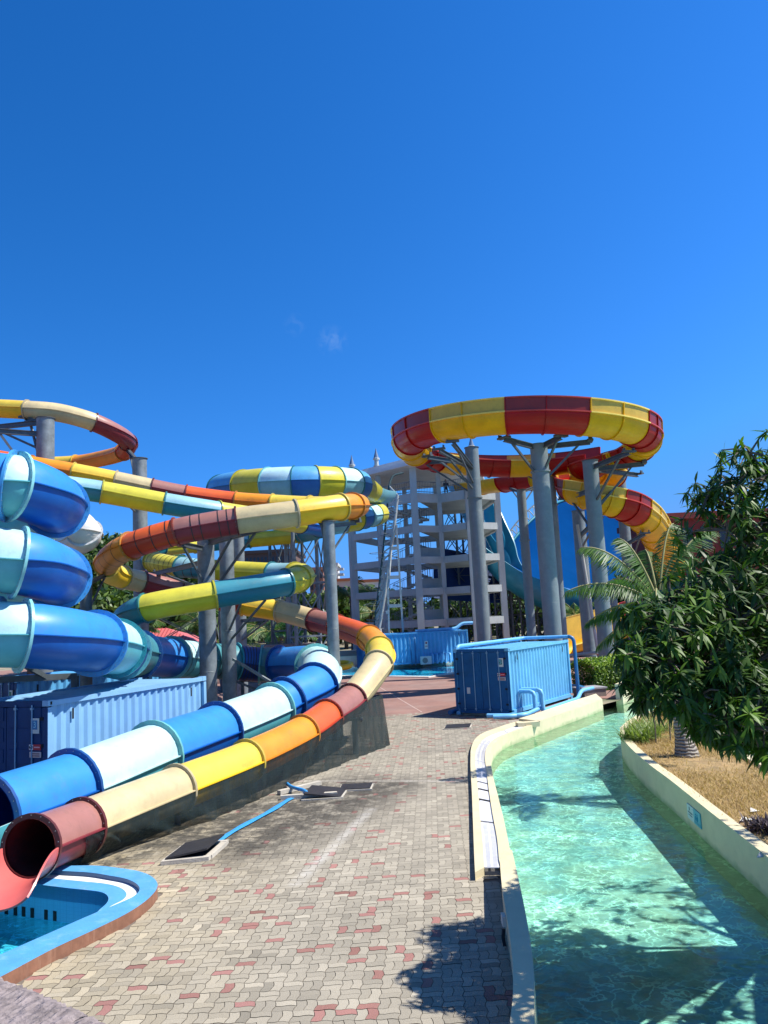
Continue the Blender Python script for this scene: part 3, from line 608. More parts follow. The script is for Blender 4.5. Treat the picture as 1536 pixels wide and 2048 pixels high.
# --- stone parapet of the bridge the camera stands on
ZP = 3.35
e0 = [G(u, v, ZP) for u, v in [(-260, 1870), (-120, 1910), (38, 1962), (178, 2022), (300, 2085), (420, 2160)]]
bp_ = thing('bridge_parapet', 'rough pinkish granite coping stones of the bridge parapet at the bottom left corner', 'parapet', (e0[2].x, e0[2].y, 0))
def stone_block(a, b):
    mb = MB(); a = Vector(a); b = Vector(b); t = (b-a).normalized(); n_ = Vector((t.y, -t.x, 0)); n_ = n_ if n_.y < 0 else -n_
    a2, b2 = a+t*.006, b-t*.006; NX, NY = 34, 22; vs = []
    for j in range(NY+1):
        for i in range(NX+1):
            p = a2.lerp(b2, i/NX)+n_*(.42*j/NY); ed = min(i, NX-i, j, NY-j)
            vs.append((p.x+R.uniform(-1, 1)*.0018, p.y+R.uniform(-1, 1)*.0018+(R.uniform(-.004, .004) if ed == 0 else 0), ZP+R.uniform(-.0025, .0025)-(.008 if ed == 0 else 0)))
    fs = [(j*(NX+1)+i, (j+1)*(NX+1)+i, (j+1)*(NX+1)+i+1, j*(NX+1)+i+1) for j in range(NY) for i in range(NX)]
    rim = [i for i in range(NX+1)]+[j*(NX+1)+NX for j in range(1, NY+1)]+[NY*(NX+1)+i for i in range(NX-1, -1, -1)]+[j*(NX+1) for j in range(NY-1, 0, -1)]
    b_ = len(vs); vs += [(vs[i][0], vs[i][1], ZP-.09) for i in rim]; m_ = len(rim)
    fs += [(rim[i], rim[(i+1) % m_], b_+(i+1) % m_, b_+i) for i in range(m_)]
    mb.add(vs, fs); return mb
e0f = [Vector((p.x, p.y, 0)) for p in e0]
for a, b in zip(e0f, e0f[1:]): stone_block(a, b).build('coping_stone', stone, bp_)
mb = MB(); pl = [Vector((p.x, p.y)) for p in e0f]; o1 = off(pl, -.05); o2 = off(pl, -.36)
mb.ribbon([Vector((p.x, p.y)) for p in o1], [Vector((p.x, p.y)) for p in o2], -.03, ZP-.09); mb.build('wall_panel', conc, bp_)

# ================================================================ SLIDES
def ring_prof(r0, r1, n): return [(math.cos(2*math.pi*j/n), math.sin(2*math.pi*j/n)) for j in range(n)]
def tube_slide(root, pts, Rr, keys, ns=7, n=26, fl=0.075, bolts=True, open_end=False, seams=None, lip=0.06, dbl=False):
    """pts = [(world point, key or None)]; key starts a new coloured section"""
    P = [p for p, _ in pts]; C = catmull(P, ns); FR = frames(C)
    starts = [i for i, (p, k) in enumerate(pts) if k]
    for si, i0 in enumerate(starts):
        i1 = starts[si+1] if si+1 < len(starts) else len(pts)-1
        if i1 <= i0: continue
        key = pts[i0][1]; sm = 0
        if '|' in key: key, sm = key.split('|'); sm = int(sm)
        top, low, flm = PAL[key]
        fr = FR[i0*ns:i1*ns+1]; mb = MB(); vs = []; nh = n//2
        # upper arc then lower arc, separate so the crease and lips stay crisp
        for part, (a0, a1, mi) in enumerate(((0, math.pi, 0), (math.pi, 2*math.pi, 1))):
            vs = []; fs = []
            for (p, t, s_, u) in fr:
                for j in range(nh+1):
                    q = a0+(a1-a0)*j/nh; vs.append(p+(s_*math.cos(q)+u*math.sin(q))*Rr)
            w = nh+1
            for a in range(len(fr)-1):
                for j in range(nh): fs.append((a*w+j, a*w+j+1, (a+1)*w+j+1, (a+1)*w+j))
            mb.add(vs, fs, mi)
            if dbl:
                vs2 = [p+(s_*math.cos(a0+(a1-a0)*j/nh)+u*math.sin(a0+(a1-a0)*j/nh))*(Rr-.03) for (p, t, s_, u) in fr for j in range(nh+1)]
                mb.add(vs2, [tuple(reversed(f)) for f in fs], mi)
        for sg_ in (1, -1):       # bolted lips where the two shells meet
            for a in range(len(fr)-1):
                (p, t, s_, u), (p2, t2, s2, u2) = fr[a], fr[a+1]
                e0_ = p+s_*sg_*(Rr-.01); e1_ = p+s_*sg_*(Rr+lip); f0_ = p2+s2*sg_*(Rr-.01); f1_ = p2+s2*sg_*(Rr+lip); h = .012
                mb.add([e0_+u*h, e1_+u*h, f1_+u2*h, f0_+u2*h, e0_-u*h, e1_-u*h, f1_-u2*h, f0_-u2*h],
                       [(0, 1, 2, 3), (7, 6, 5, 4), (1, 5, 6, 2)] if sg_ < 0 else [(3, 2, 1, 0), (4, 5, 6, 7), (2, 6, 5, 1)], 2)
        if sm:
            for q in range(1, sm):
                a = int((len(fr)-1)*q/sm); p, t, s_, u = fr[a]; vs = []; fs = []
                for dt in (-.018, .018):
                    for j in range(n): an = 2*math.pi*j/n; vs.append(p+t*dt+(s_*math.cos(an)+u*math.sin(an))*(Rr+.008))
                fs = [(j, (j+1) % n, n+(j+1) % n, n+j) for j in range(n)]; mb.add(vs, fs, 3)
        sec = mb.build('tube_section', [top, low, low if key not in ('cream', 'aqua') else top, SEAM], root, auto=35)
        sec['colour'] = key
        # ring flange with bolts at the upstream end
        ends = [fr[0]]+([fr[-1]] if i1 == len(pts)-1 and open_end else [])
        for (p, t, s_, u) in ends:
            fb_ = MB(); vs = []; ro, ri = Rr+fl, Rr-.02
            for (r_, dt) in ((ri, -.03), (ro, -.03), (ro, .03), (ri, .03)):
                for j in range(n*2//2*1): an = 2*math.pi*j/n; vs.append(p+t*dt+(s_*math.cos(an)+u*math.sin(an))*r_)
            fs = [(b*n+j, b*n+(j+1) % n, ((b+1) % 4)*n+(j+1) % n, ((b+1) % 4)*n+j) for b in range(4) for j in range(n)]
            fb_.add(vs, fs, 0)
            if bolts:
                nb_ = int(2*math.pi*Rr/.16)
                for j in range(nb_):
                    an = 2*math.pi*(j+.5)/nb_; d = s_*math.cos(an)+u*math.sin(an); c_ = p+d*(Rr+fl*.55)
                    fb_.box(c_, t*.085, d*.014, t.cross(d)*.014, 1)
            fb_.build('flange', [flm, bolt_m], sec, auto=35)
    return FR

def joint_to_center(J, Rj, right=True):
    """joint-line world points on the camera's right-hand side of the run -> centre line"""
    out = []
    for i, p in enumerate(J):
        a, b = J[max(i-1, 0)], J[min(i+1, len(J)-1)]; t = (b-a); t.z = 0; t.normalize(); s_ = Vector((t.y, -t.x, 0))
        out.append(p+s_*Rj*(1 if right else -1))
    return out

# ---- 1. big light-blue and blue raft tube -----------------------------------------------
big = thing('tube_slide', 'wide enclosed tube slide in pale aqua and bright blue, coiling at left', 'water slide', G(150, 1640))
def A3(u, v, d): return at(u, v, d)
B = [
 (A3(-420, 940, 21), 'aqua'), (A3(-260, 945, 18.2), 'blue'), (A3(-110, 956, 17.2), None), (A3(20, 972, 17.2), 'aqua'),
 (A3(28, 973, 17.25), 'blue'), (A3(80, 990, 17.9), None), (A3(113, 1013, 20.0), 'aqua'), (A3(92, 1032, 22.2), None), (A3(30, 1046, 23.6), 'blue'), (A3(-60, 1056, 24), 'aqua'),
 (A3(-250, 1072, 23.4), 'blue'), (A3(-420, 1086, 20.8), 'aqua'), (A3(-300, 1098, 18), 'blue'), (A3(-120, 1110, 17.1), 'aqua'), 
 (A3(36, 1125, 17.15), 'blue'), (A3(85, 1138, 18.0), None), (A3(117, 1155, 20.0), 'aqua'), (A3(96, 1172, 22.2), None), (A3(30, 1188, 23.6), 'blue'), (A3(-60, 1200, 24), 'aqua'),
 (A3(-250, 1222, 23.4), 'blue'), (A3(-420, 1238, 20.8), 'aqua'), (A3(-300, 1252, 18), 'blue'), (A3(-120, 1262, 17.1), 'navy'), (A3(-8, 1268, 17.0), 'aqua'),
 (A3(44, 1270, 17.2), 'blue'), (A3(120, 1277, 17.9), None), (A3(190, 1286, 19.4), 'aqua'), (A3(232, 1296, 21.6), 'navy'), (A3(246, 1303, 23.2), 'darkaqua'), (A3(275, 1309, 26), 'blue'),
 (A3(342, 1316, 29.4), 'aqua|5'), (A3(410, 1321, 31.5), 'darkaqua|3'), (A3(470, 1325, 32.6), 'navy|6'), (A3(522, 1329, 33), 'darkaqua'), (A3(558, 1330, 32.8), 'blue'),
 (A3(600, 1328, 31.6), None), (A3(632, 1331, 29.6), 'aqua'), (A3(640, 1345, 27.6), None)]
JB = [A3(672, 1371, 26.2), A3(590, 1418, 24.2), A3(486, 1463, 21.6), A3(366, 1511, 18.7), A3(205, 1580, 16.2), A3(41, 1642, 14.3)]
CB = joint_to_center(JB, .79)
B += [(CB[0], 'blue'), (CB[0].lerp(CB[1], .72), 'blue'), (CB[1], 'aqua'), (CB[2], 'blue'), (CB[3], 'aqua'), (CB[4], 'blue'), (CB[5], None)]
B = [(p, ({'blue': 'bluec', 'aqua': 'aquac'}.get(k, k) if i < 30 else k)) for i, (p, k) in enumerate(B)]
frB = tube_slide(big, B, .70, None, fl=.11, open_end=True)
# inside of the mouth + open run-out trough into the pool
def trough(root, name, P, prof_fn, mats, ns=6, th=.03, seam=None):
    C = catmull(P, ns); FR = frames(C); mb = MB(); K = None; vs = []; N_ = len(C)
    for i, (p, t, s_, u) in enumerate(FR):
        pr = prof_fn(i/(N_-1)); K = len(pr)
        for (a, b) in pr: vs.append(p+s_*a+u*b)
    inner = [vs[i] for i in range(len(vs))]
    fs = [(i*K+j, i*K+j+1, (i+1)*K+j+1, (i+1)*K+j) for i in range(N_-1) for j in range(K-1)]
    # outer skin offset along profile normal
    vs2 = []
    for i, (p, t, s_, u) in enumerate(FR):
        pr = prof_fn(i/(N_-1))
        for j, (a, b) in enumerate(pr):
            a0, b0 = pr[max(j-1, 0)]; a1, b1 = pr[min(j+1, K-1)]; dx, dy = a1-a0, b1-b0; l = math.hypot(dx, dy) or 1
            vs2.append(p+s_*(a-dy/l*-th*-1)+u*(b+dx/l*-th*-1) if False else p+s_*(a+dy/l*th)+u*(b-dx/l*th))
    mb.add(vs, [tuple(reversed(f)) for f in fs], 0); mb.add(vs2, fs, 1)
    allv = vs+vs2; M_ = len(vs); ed = []
    for i in range(N_-1): ed += [(i*K, (i+1)*K, M_+(i+1)*K, M_+i*K), (i*K+K-1, M_+i*K+K-1, M_+(i+1)*K+K-1, (i+1)*K+K-1)]
    for j in range(K-1): ed += [(j, M_+j, M_+j+1, j+1), ((N_-1)*K+j, (N_-1)*K+j+1, M_+(N_-1)*K+j+1, M_+(N_-1)*K+j)]
    mb.add(allv, ed, 2)
    return mb.build(name, mats, root, auto=40), FR
tdir = (CB[5]-CB[4]).normalized()
def uprof(Rr, ext):
    def f(t):
        e = ext*(1-t)**.7; return [(-Rr, e)]+[(Rr*math.cos(math.pi+math.pi*j/14), Rr*math.sin(math.pi+math.pi*j/14)) for j in range(15)]+[(Rr, e)]
    return f
trough(big, 'runout_trough', [CB[5], CB[5]+tdir*.9+Vector((0, 0, -.02)), CB[5]+tdir*2.2+Vector((0, 0, -.08)), CB[5]+tdir*3.6+Vector((0, 0, -.12))], uprof(.72, .02),
       [PAL['aqua'][1], PAL['aqua'][1], PAL['aqua'][0]])
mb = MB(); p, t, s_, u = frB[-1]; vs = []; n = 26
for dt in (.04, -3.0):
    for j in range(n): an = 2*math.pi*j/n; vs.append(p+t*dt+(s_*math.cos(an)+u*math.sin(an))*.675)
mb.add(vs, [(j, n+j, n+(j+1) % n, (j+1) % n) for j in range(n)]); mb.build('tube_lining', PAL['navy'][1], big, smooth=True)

# ---- 2. narrow rainbow tube ---------------------------------------------------------------
rb = thing('tube_slide', 'narrow enclosed tube slide in cream, mauve, orange and yellow with a dark pink mouth', 'water slide', G(200, 1700))
RBW = [
 (A3(-260, 850, 43), 'orange'), (A3(-120, 818, 39.5), 'yellow'), (A3(54, 820, 38), 'cream'), (A3(120, 826, 38.4), None), (A3(188, 845, 39), 'mauve'), (A3(232, 866, 40), None), (A3(256, 885, 42), 'red'),
 (A3(247, 904, 44), 'orange'), (A3(200, 918, 46), None), (A3(152, 926, 47), 'yellow'), (A3(40, 930, 47.5), 'cream'), (A3(-140, 930, 47), 'mauve'), (A3(-330, 915, 42), 'red'), (A3(-180, 905, 36.5), 'mauve'),
 (A3(-20, 918, 36), 'red'), (A3(62, 932, 36), 'orange'), (A3(147, 946, 36.2), 'yellow'), (A3(231, 962, 36.6), 'cream'), (A3(303, 977, 37), 'mauve'), (A3(371, 990, 37.4), 'red'), (A3(471, 1003, 37.8), 'orange'), 
 (A3(545, 1008, 37.6), 'yellow'), (A3(620, 1012, 37.2), 'yellow'), (A3(680, 1012, 36), 'yellow'), (A3(712, 1011, 33.5), 'orange'), (A3(716, 1011, 31), None), (A3(704, 1012, 29.2), 'orange'), (A3(681, 1014, 28.4), 'yellow'),
 (A3(592, 1027, 27.5), 'cream'), (A3(474, 1042, 27.2), 'mauve|5'), (A3(353, 1064, 27.0), 'red|4'), (A3(262, 1092, 27.2), 'orange|5'), (A3(226, 1112, 28.6), None), (A3(214, 1128, 30.4), 'yellow'), (A3(222, 1146, 32.2), None), 
 (A3(246, 1155, 33.4), 'cream'), (A3(284, 1164, 34.2), 'mauve'), (A3(360, 1182, 35.2), 'mauve'), (A3(430, 1198, 35.8), 'red'), (A3(487, 1210, 36), 'yellow'), (A3(560, 1222, 35.6), 'cream'), (A3(628, 1240, 34.6), 'mauve'),
 (A3(673, 1252, 33.4), 'red'), (A3(738, 1276, 30.6), 'orange'), (A3(759, 1300, 28.6), 'yellow'), (A3(757, 1328, 27.0), 'cream')]
JR = [A3(735, 1397, 25.2), A3(687, 1433, 23.4), A3(640, 1467, 21.9), A3(531, 1523, 19.3), A3(394, 1580, 17.0), A3(212, 1656, 14.6), A3(122, 1694, 13.2)]
CR = joint_to_center(JR, .52)
RBW += [(CR[0], 'mauve'), (CR[1], 'red'), (CR[2], 'orange'), (CR[3], 'yellow'), (CR[4], 'cream'), (CR[5], 'mauve'), (CR[6], None)]
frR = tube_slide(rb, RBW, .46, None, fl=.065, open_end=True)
tdir = (CR[6]-CR[5]).normalized()
pinkm = gel('pink_lip', (0.62, 0.13, 0.12), .15)
def lipprof(t):
    Rr = .47+.16*t*t; dl = math.radians(42)*t**1.6
    return [(Rr*math.cos(math.pi+dl+(math.pi-2*dl)*j/16), Rr*math.sin(math.pi+dl+(math.pi-2*dl)*j/16)*(1-.12*t)) for j in range(17)]
trough(rb, 'runout_lip', [CR[6], CR[6]+tdir*.3+Vector((0, 0, -.01)), CR[6]+tdir*.62+Vector((.02, -.05, -.05)), CR[6]+tdir*.9+Vector((.06, -.16, -.12))], lipprof, [pinkm, pinkm, pinkm])
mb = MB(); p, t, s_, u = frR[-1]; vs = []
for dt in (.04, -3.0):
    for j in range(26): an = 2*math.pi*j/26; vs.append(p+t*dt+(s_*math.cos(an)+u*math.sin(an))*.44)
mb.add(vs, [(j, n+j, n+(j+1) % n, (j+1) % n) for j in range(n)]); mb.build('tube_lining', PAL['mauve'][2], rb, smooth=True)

# green shade netting hung from the slide's lip down to the paving
def net_mat():
    mt = bpy.data.materials.new('shade_net'); mt.use_nodes = True; nt = mt.node_tree; N = nt.nodes; L = nt.links; b = N['Principled BSDF']
    b.inputs['Base Color'].default_value = (.006, .018, .018, 1); b.inputs['Roughness'].default_value = .8
    tr = N.new('ShaderNodeBsdfTransparent'); ms = N.new('ShaderNodeMixShader'); tc = N.new('ShaderNodeTexCoord')
    n1 = N.new('ShaderNodeTexNoise'); n1.inputs['Scale'].default_value = 1.1; n1.inputs['Detail'].default_value = 5; mpn = N.new('ShaderNodeMapping'); mpn.inputs['Scale'].default_value = (3.5, 3.5, .5); L.new(tc.outputs['Object'], mpn.inputs[0]); L.new(mpn.outputs[0], n1.inputs['Vector'])
    r = N.new('ShaderNodeMapRange'); r.inputs['From Min'].default_value = .32; r.inputs['From Max'].default_value = .68; r.inputs['To Min'].default_value = .92; r.inputs['To Max'].default_value = .52
    L.new(n1.outputs['Fac'], r.inputs['Value']); L.new(r.outputs[0], ms.inputs[0]); L.new(tr.outputs[0], ms.inputs[1]); L.new(b.outputs[0], ms.inputs[2]); L.new(ms.outputs[0], N['Material Output'].inputs[0])
    return mt
netm = net_mat()
topP = [CR[i]+ (CR[i]-JR[i]).normalized()*-.50+Vector((0, 0, -.03)) for i in range(1, 7)][::-1]
topP = topP[1:]
topP = [topP[0].lerp(CR[6]+ (JR[6]-CR[6]).normalized()*.5, .45)]+topP
topP += [JR[0]+Vector((.02, .1, -.05)), Vector((JR[0].x+.45, JR[0].y+1.1, 1.55))]
bot = [G(u, v, .01) for u, v in [(155, 1732), (232, 1700), (420, 1640), (560, 1578), (600, 1558), (660, 1538), (700, 1520), (778, 1490)]]
bot = resample(bot, 120); T3 = catmull(topP, 24); T3 = [T3[int(i*(len(T3)-1)/119)] for i in range(120)]
mb = MB(); K = 14; vs = []
for i in range(120):
    tp = T3[i]; bp2 = Vector((bot[i].x, bot[i].y, .005+.01*R.random()))
    for k in range(K+1):
        f = k/K; q = tp.lerp(bp2, f); sag = math.sin(f*math.pi)*(.10+.05*math.sin(i*.31)) ; fold = .05*math.sin(i*.9+f*2.3)*f+.06*math.sin(i*.23+f*4)*f
        q += Vector((sag*.25+abs(fold), 0, 0)); vs.append(q)
mb.add(vs, [(i*(K+1)+k, i*(K+1)+k+1, (i+1)*(K+1)+k+1, (i+1)*(K+1)+k) for i in range(119) for k in range(K)])
o = mb.build('shade_net', netm, smooth=True, origin=(bot[50].x, bot[50].y, 0)); tag(o, 'dark green mesh netting hanging from the rainbow slide down to the paving', 'netting')
# far end of the netting
mb = MB(); a = T3[-1]; b = Vector((bot[-1].x, bot[-1].y, 0)); vs = []
for i in range(21):
    f = i/20; tp = a.lerp(Vector((-1.2, 27.5, 1.9)), f); bq = b.lerp(Vector((-1.6, 28.6, .01)), f)
    for k in range(9): g = k/8; q = tp.lerp(bq, g); q += Vector((.04*math.sin(i*1.3+g*2), .05*math.sin(i*.9), 0))*g; vs.append(q)
mb.add(vs, [(i*9+k, i*9+k+1, (i+1)*9+k+1, (i+1)*9+k) for i in range(20) for k in range(8)])
o = mb.build('shade_net', netm, smooth=True, origin=(b.x, b.y, 0)); tag(o, 'loose end panel of dark netting under the cream bend of the rainbow slide', 'netting')

# ---- 3. teal and lime tube ------------------------------------------------------------------
tl_ = thing('tube_slide', 'narrow enclosed tube slide in lime yellow and teal crossing between the grey posts', 'water slide', G(440, 1420))
TL = [(A3(-120, 925, 27), 'lime'), (A3(0, 945, 29), 'teal'), (A3(95, 968, 31.5), 'teal'), (A3(204, 984, 32.6), 'lime'), (A3(329, 1007, 33.2), 'teal'), (A3(436, 1024, 34), 'lime'), (A3(520, 1036, 36), 'lime'), (A3(600, 1048, 39), 'blue'), (A3(640, 1058, 43), 'teal'),
 (A3(600, 1070, 46.5), 'lime'), (A3(500, 1080, 47.5), 'teal'), (A3(390, 1090, 46.5), 'lime'), (A3(318, 1096, 43.5), 'teal'), (A3(292, 1108, 40.5), None), (A3(306, 1122, 38), 'lime|8'), (A3(362, 1134, 36.2), 'teal|3'), (A3(420, 1139, 35.6), 'lime'), (A3(544, 1147, 34), 'teal'),
 (A3(590, 1148, 33), 'lime'), (A3(606, 1152, 30.6), None), (A3(596, 1158, 28.9), 'lime'), (A3(572, 1165, 28.0), 'tealdark'), (A3(430, 1190, 27.0), 'lime'), (A3(292, 1216, 26.6), 'tealdark'), (A3(258, 1232, 27.4), None), (A3(250, 1250, 29.6), 'tealdark'), (A3(268, 1280, 32.5), None)]
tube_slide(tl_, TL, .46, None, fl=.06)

# ---- 4. wide checkered tube by the tower ----------------------------------------------------
ck = thing('tube_slide', 'very wide enclosed tube chequered yellow and pale blue beside the white tower', 'water slide', G(620, 1345))
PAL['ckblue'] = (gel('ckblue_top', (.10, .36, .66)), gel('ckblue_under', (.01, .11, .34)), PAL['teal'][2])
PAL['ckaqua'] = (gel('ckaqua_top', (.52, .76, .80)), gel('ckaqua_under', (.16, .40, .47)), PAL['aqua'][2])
CK = [(A3(470, 1010, 58), 'ckblue'), (A3(448, 996, 55), 'ckaqua'), (A3(444, 980, 51), 'ckblue'), (A3(488, 972, 48.4), 'lime'), (A3(538, 968, 47), 'ckaqua'), (A3(589, 966, 46.4), 'ckblue'), (A3(631, 965, 46.6), 'lime'), (A3(670, 966, 47.4), 'ckaqua'), (A3(701, 968, 48.6), 'ckblue'), (A3(716, 971, 50), None)]
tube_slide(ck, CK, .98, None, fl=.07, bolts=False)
trough(ck, 'open_flume', [A3(716, 971, 50), A3(726, 974, 51.5), A3(738, 979, 54)], uprof(.93, .35), [PAL['lime'][0], PAL['lime'][1], PAL['lime'][0]])
trough(ck, 'open_flume', [A3(738, 979, 54), A3(752, 983, 58), A3(770, 984, 64)], uprof(.92, .05), [PAL['ckaqua'][0], PAL['ckaqua'][1], PAL['ckaqua'][0]])
CK2 = [(A3(520, 1030, 60), 'ckblue'), (A3(560, 1040, 56), 'ckaqua'), (A3(605, 1046, 53), 'lime'), (A3(640, 1047, 51.5), 'ckblue'), (A3(664, 1045, 51), 'ckaqua'), (A3(690, 1041, 51), 'lime'), (A3(712, 1037, 51.6), 'ckblue'), (A3(727, 1033, 52.6), 'ckaqua'), (A3(744, 1030, 55), 'lime'), (A3(757, 1028, 58), None)]
tube_slide(ck, CK2, .80, None, fl=.06, bolts=False)

# ---- 5. red and yellow raft flume -----------------------------------------------------------
rf = thing('raft_slide', 'open red and yellow raft flume looping high on grey posts at right', 'water slide', G(1100, 1340))
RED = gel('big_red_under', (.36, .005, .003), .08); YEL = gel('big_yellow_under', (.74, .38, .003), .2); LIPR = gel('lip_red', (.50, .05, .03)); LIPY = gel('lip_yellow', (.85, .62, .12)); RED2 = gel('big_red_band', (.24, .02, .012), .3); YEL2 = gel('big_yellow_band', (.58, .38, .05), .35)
def flume(root, P, starts_cols, Rr, wallL, wallR, ns=8, rim=.1):
    """open raft flume: bowl of radius Rr, straight band of height wall on each side"""
    C = catmull(P, ns); FR = frames(C)
    for k, (i0, c_) in enumerate(starts_cols):
        i1 = starts_cols[k+1][0] if k+1 < len(starts_cols) else (len(P)-1)
        a0, a1 = int(round(i0*ns)), int(round(i1*ns)); fr = FR[a0:a1+1]
        if len(fr) < 2: continue
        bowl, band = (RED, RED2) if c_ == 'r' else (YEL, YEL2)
        mb = MB(); n_ = 20
        prof = [(-Rr*1.04, wallL)] if wallL > 0 else []
        prof += [(-Rr*1.0, 0.02)] if wallL > 0 else []
        prof += [(Rr*math.cos(math.pi+math.pi*j/n_), Rr*math.sin(math.pi+math.pi*j/n_)) for j in range(n_+1)]
        if wallR > 0: prof += [(Rr*1.0, .02), (Rr*1.04, wallR)]
        K = len(prof); th = .05
        vo = []; vi = []
        for (p, t, s_, u) in fr:
            for j, (a, b) in enumerate(prof):
                x0, y0 = prof[max(j-1, 0)]; x1, y1 = prof[min(j+1, K-1)]; dx, dy = x1-x0, y1-y0; l = math.hypot(dx, dy) or 1
                vo.append(p+s_*(a+dy/l*th)+u*(b-dx/l*th)); vi.append(p+s_*a+u*b)
        M_ = len(fr)
        for i in range(M_-1):
            for j in range(K-1):
                isband = (wallL > 0 and j < 2) or (wallR > 0 and j >= K-3)
                q = (i*K+j, i*K+j+1, (i+1)*K+j+1, (i+1)*K+j); mi = 1 if isband else 0
                mb.add([vo[x] for x in q], [(0, 1, 2, 3)], mi); mb.add([vi[x] for x in q], [(3, 2, 1, 0)], mi)
        for i in range(M_-1):
            for e in (0, K-1):
                a_, b_ = vo[i*K+e], vo[(i+1)*K+e]; c2_, d_ = vi[i*K+e], vi[(i+1)*K+e]; mb.add([a_, b_, d_, c2_], [(0, 1, 2, 3), (3, 2, 1, 0)][:1], 1)
            # rim lips at joint heights
            (p, t, s_, u), (p2, t2, s2, u2) = fr[i], fr[i+1]
            for sg_, wl_ in ((-1, wallL), (1, wallR)):
                for hh in ([0.0, wl_] if wl_ > 0 else [0.0]):
                    w_ = .16
                    A_ = p+s_*sg_*Rr+u*hh; B_ = p2+s2*sg_*Rr+u2*hh
                    mb.add([A_+u*.03, A_+s_*sg_*w_+u*.03, B_+s2*sg_*w_+u2*.03, B_+u2*.03, A_-u*.04, A_+s_*sg_*w_-u*.04, B_+s2*sg_*w_-u2*.04, B_-u2*.04],
                           [(0, 1, 2, 3), (3, 2, 1, 0), (4, 5, 6, 7), (7, 6, 5, 4), (1, 5, 6, 2), (2, 6, 5, 1)][0:6:2] if sg_ > 0 else [(3, 2, 1, 0), (4, 5, 6, 7), (2, 6, 5, 1)], 2)
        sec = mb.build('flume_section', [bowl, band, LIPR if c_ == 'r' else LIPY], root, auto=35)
        # transverse ribs: section end and middle
        for a_ in (0, (len(fr)-1)//2):
            rbm = MB()
            p, t, s_, u = fr[a_]
            for j in range(K-1):
                (x0, y0), (x1, y1) = prof[j], prof[j+1]
                if math.hypot(x1-x0, y1-y0) < 1e-4: continue
                m0 = p+s_*x0+u*y0; m1 = p+s_*x1+u*y1; d = (m1-m0); l = d.length; nrm = (d.cross(t)).normalized()
                cc = (x0+x1)/2*s_+(y0+y1)/2*u; nrm = nrm if nrm.dot(cc) > 0 else -nrm
                rbm.box((m0+m1)/2+nrm*.085, d*1.05, t*.05, nrm*.08)
            rbm.build('rib', bowl, sec)
    return FR
ctr = Vector((at(1062, 900, 47.3).x-.42, 47.3, 0)); RR = 6.95; zb = 13.92
def circ(a, dz=0, k=1.0): return Vector((ctr.x+RR*k*math.sin(rad(a)), ctr.y-RR*k*math.cos(rad(a)), zb+dz-.42*math.sin(rad(a))))
# a = 0 near the camera, 90 right, 180 far, 270 left ; travel direction with growing angle
ring = [circ(-230+i*15, dz=.25*(1-i/22)+.0) for i in range(0, 24)]
start = [A3(1210, 915, 60), A3(1160, 908, 56.5)]
cs = [(0, 'y'), (1, 'r'), (2.5, 'y'), (4, 'r'), (5.4, 'y'), (6.8, 'r'), (8.2, 'y'), (9.6, 'r'), (10.7, 'r'), (12.35, 'y'), (14.4, 'r'), (16.5, 'y'), (18.4, 'r'), (19.9, 'y'), (21.4, 'r')]
# colours by angle: near-left yellow, centre red, right yellow (as on the ride)
bounds = [(-230, 'r'), (-205, 'y'), (-182, 'r'), (-158, 'y'), (-135, 'r'), (-112, 'y'), (-82, 'r'), (-48.5, 'y'), (-16, 'r'), (16.5, 'y'), (47, 'r'), (68, 'y'), (88, 'r'), (108, 'y'), (113, 'y')]
cs = [((a+230)/15, c_) for a, c_ in bounds]
flume(rf, ring, cs, .94, 0.0, .72)
tail = [circ(115), circ(135, -.3, .98), A3(1222, 946, 54), A3(1182, 948, 58), A3(1154, 952, 57), A3(1142, 962, 54), A3(1156, 978, 51), A3(1200, 994, 50), A3(1246, 1008, 50.5), A3(1282, 1030, 52.5), A3(1304, 1056, 55.5), A3(1322, 1092, 60), A3(1340, 1140, 64)]
flume(rf, tail, [(0, 'r'), (1, 'y'), (2, 'r'), (3, 'y'), (3.6, 'r'), (4.4, 'y'), (5.2, 'r'), (6, 'y'), (7, 'y'), (7.6, 'r'), (8.6, 'y'), (10, 'y'), (11, 'y')], 1.0, 0.0, .6)
entry = [A3(930, 968, 74), A3(965, 964, 70), A3(1010, 958, 66), A3(1062, 955, 64), A3(1112, 950, 62), A3(1155, 940, 60), A3(1195, 925, 58)]
flume(rf, entry, [(0, 'y'), (2, 'r'), (3.2, 'y'), (4.4, 'r'), (5.3, 'y')], 1.05, 0, 0)
end = [A3(1340, 1218, 76), A3(1262, 1252, 73), A3(1196, 1272, 70), A3(1130, 1291, 67.5)]
flume(rf, end, [(0, 'r'), (1, 'y')], .8, 0, 2.1)

# ---- 6. short white and orange bend seen between the blue coils
wb_ = thing('tube_slide', 'short white tube bend with an orange inner end, peeping out behind the blue coils', 'water slide', at(165, 1430, 30))
tube_slide(wb_, [(A3(60, 1112, 33), 'orange'), (A3(112, 1100, 30.5), 'orange'), (A3(140, 1086, 29), 'white'), (A3(162, 1078, 27.5), None), (A3(170, 1066, 26.5), 'white'), (A3(158, 1052, 26.5), None), (A3(120, 1040, 28), None)], .52, None, fl=.07)

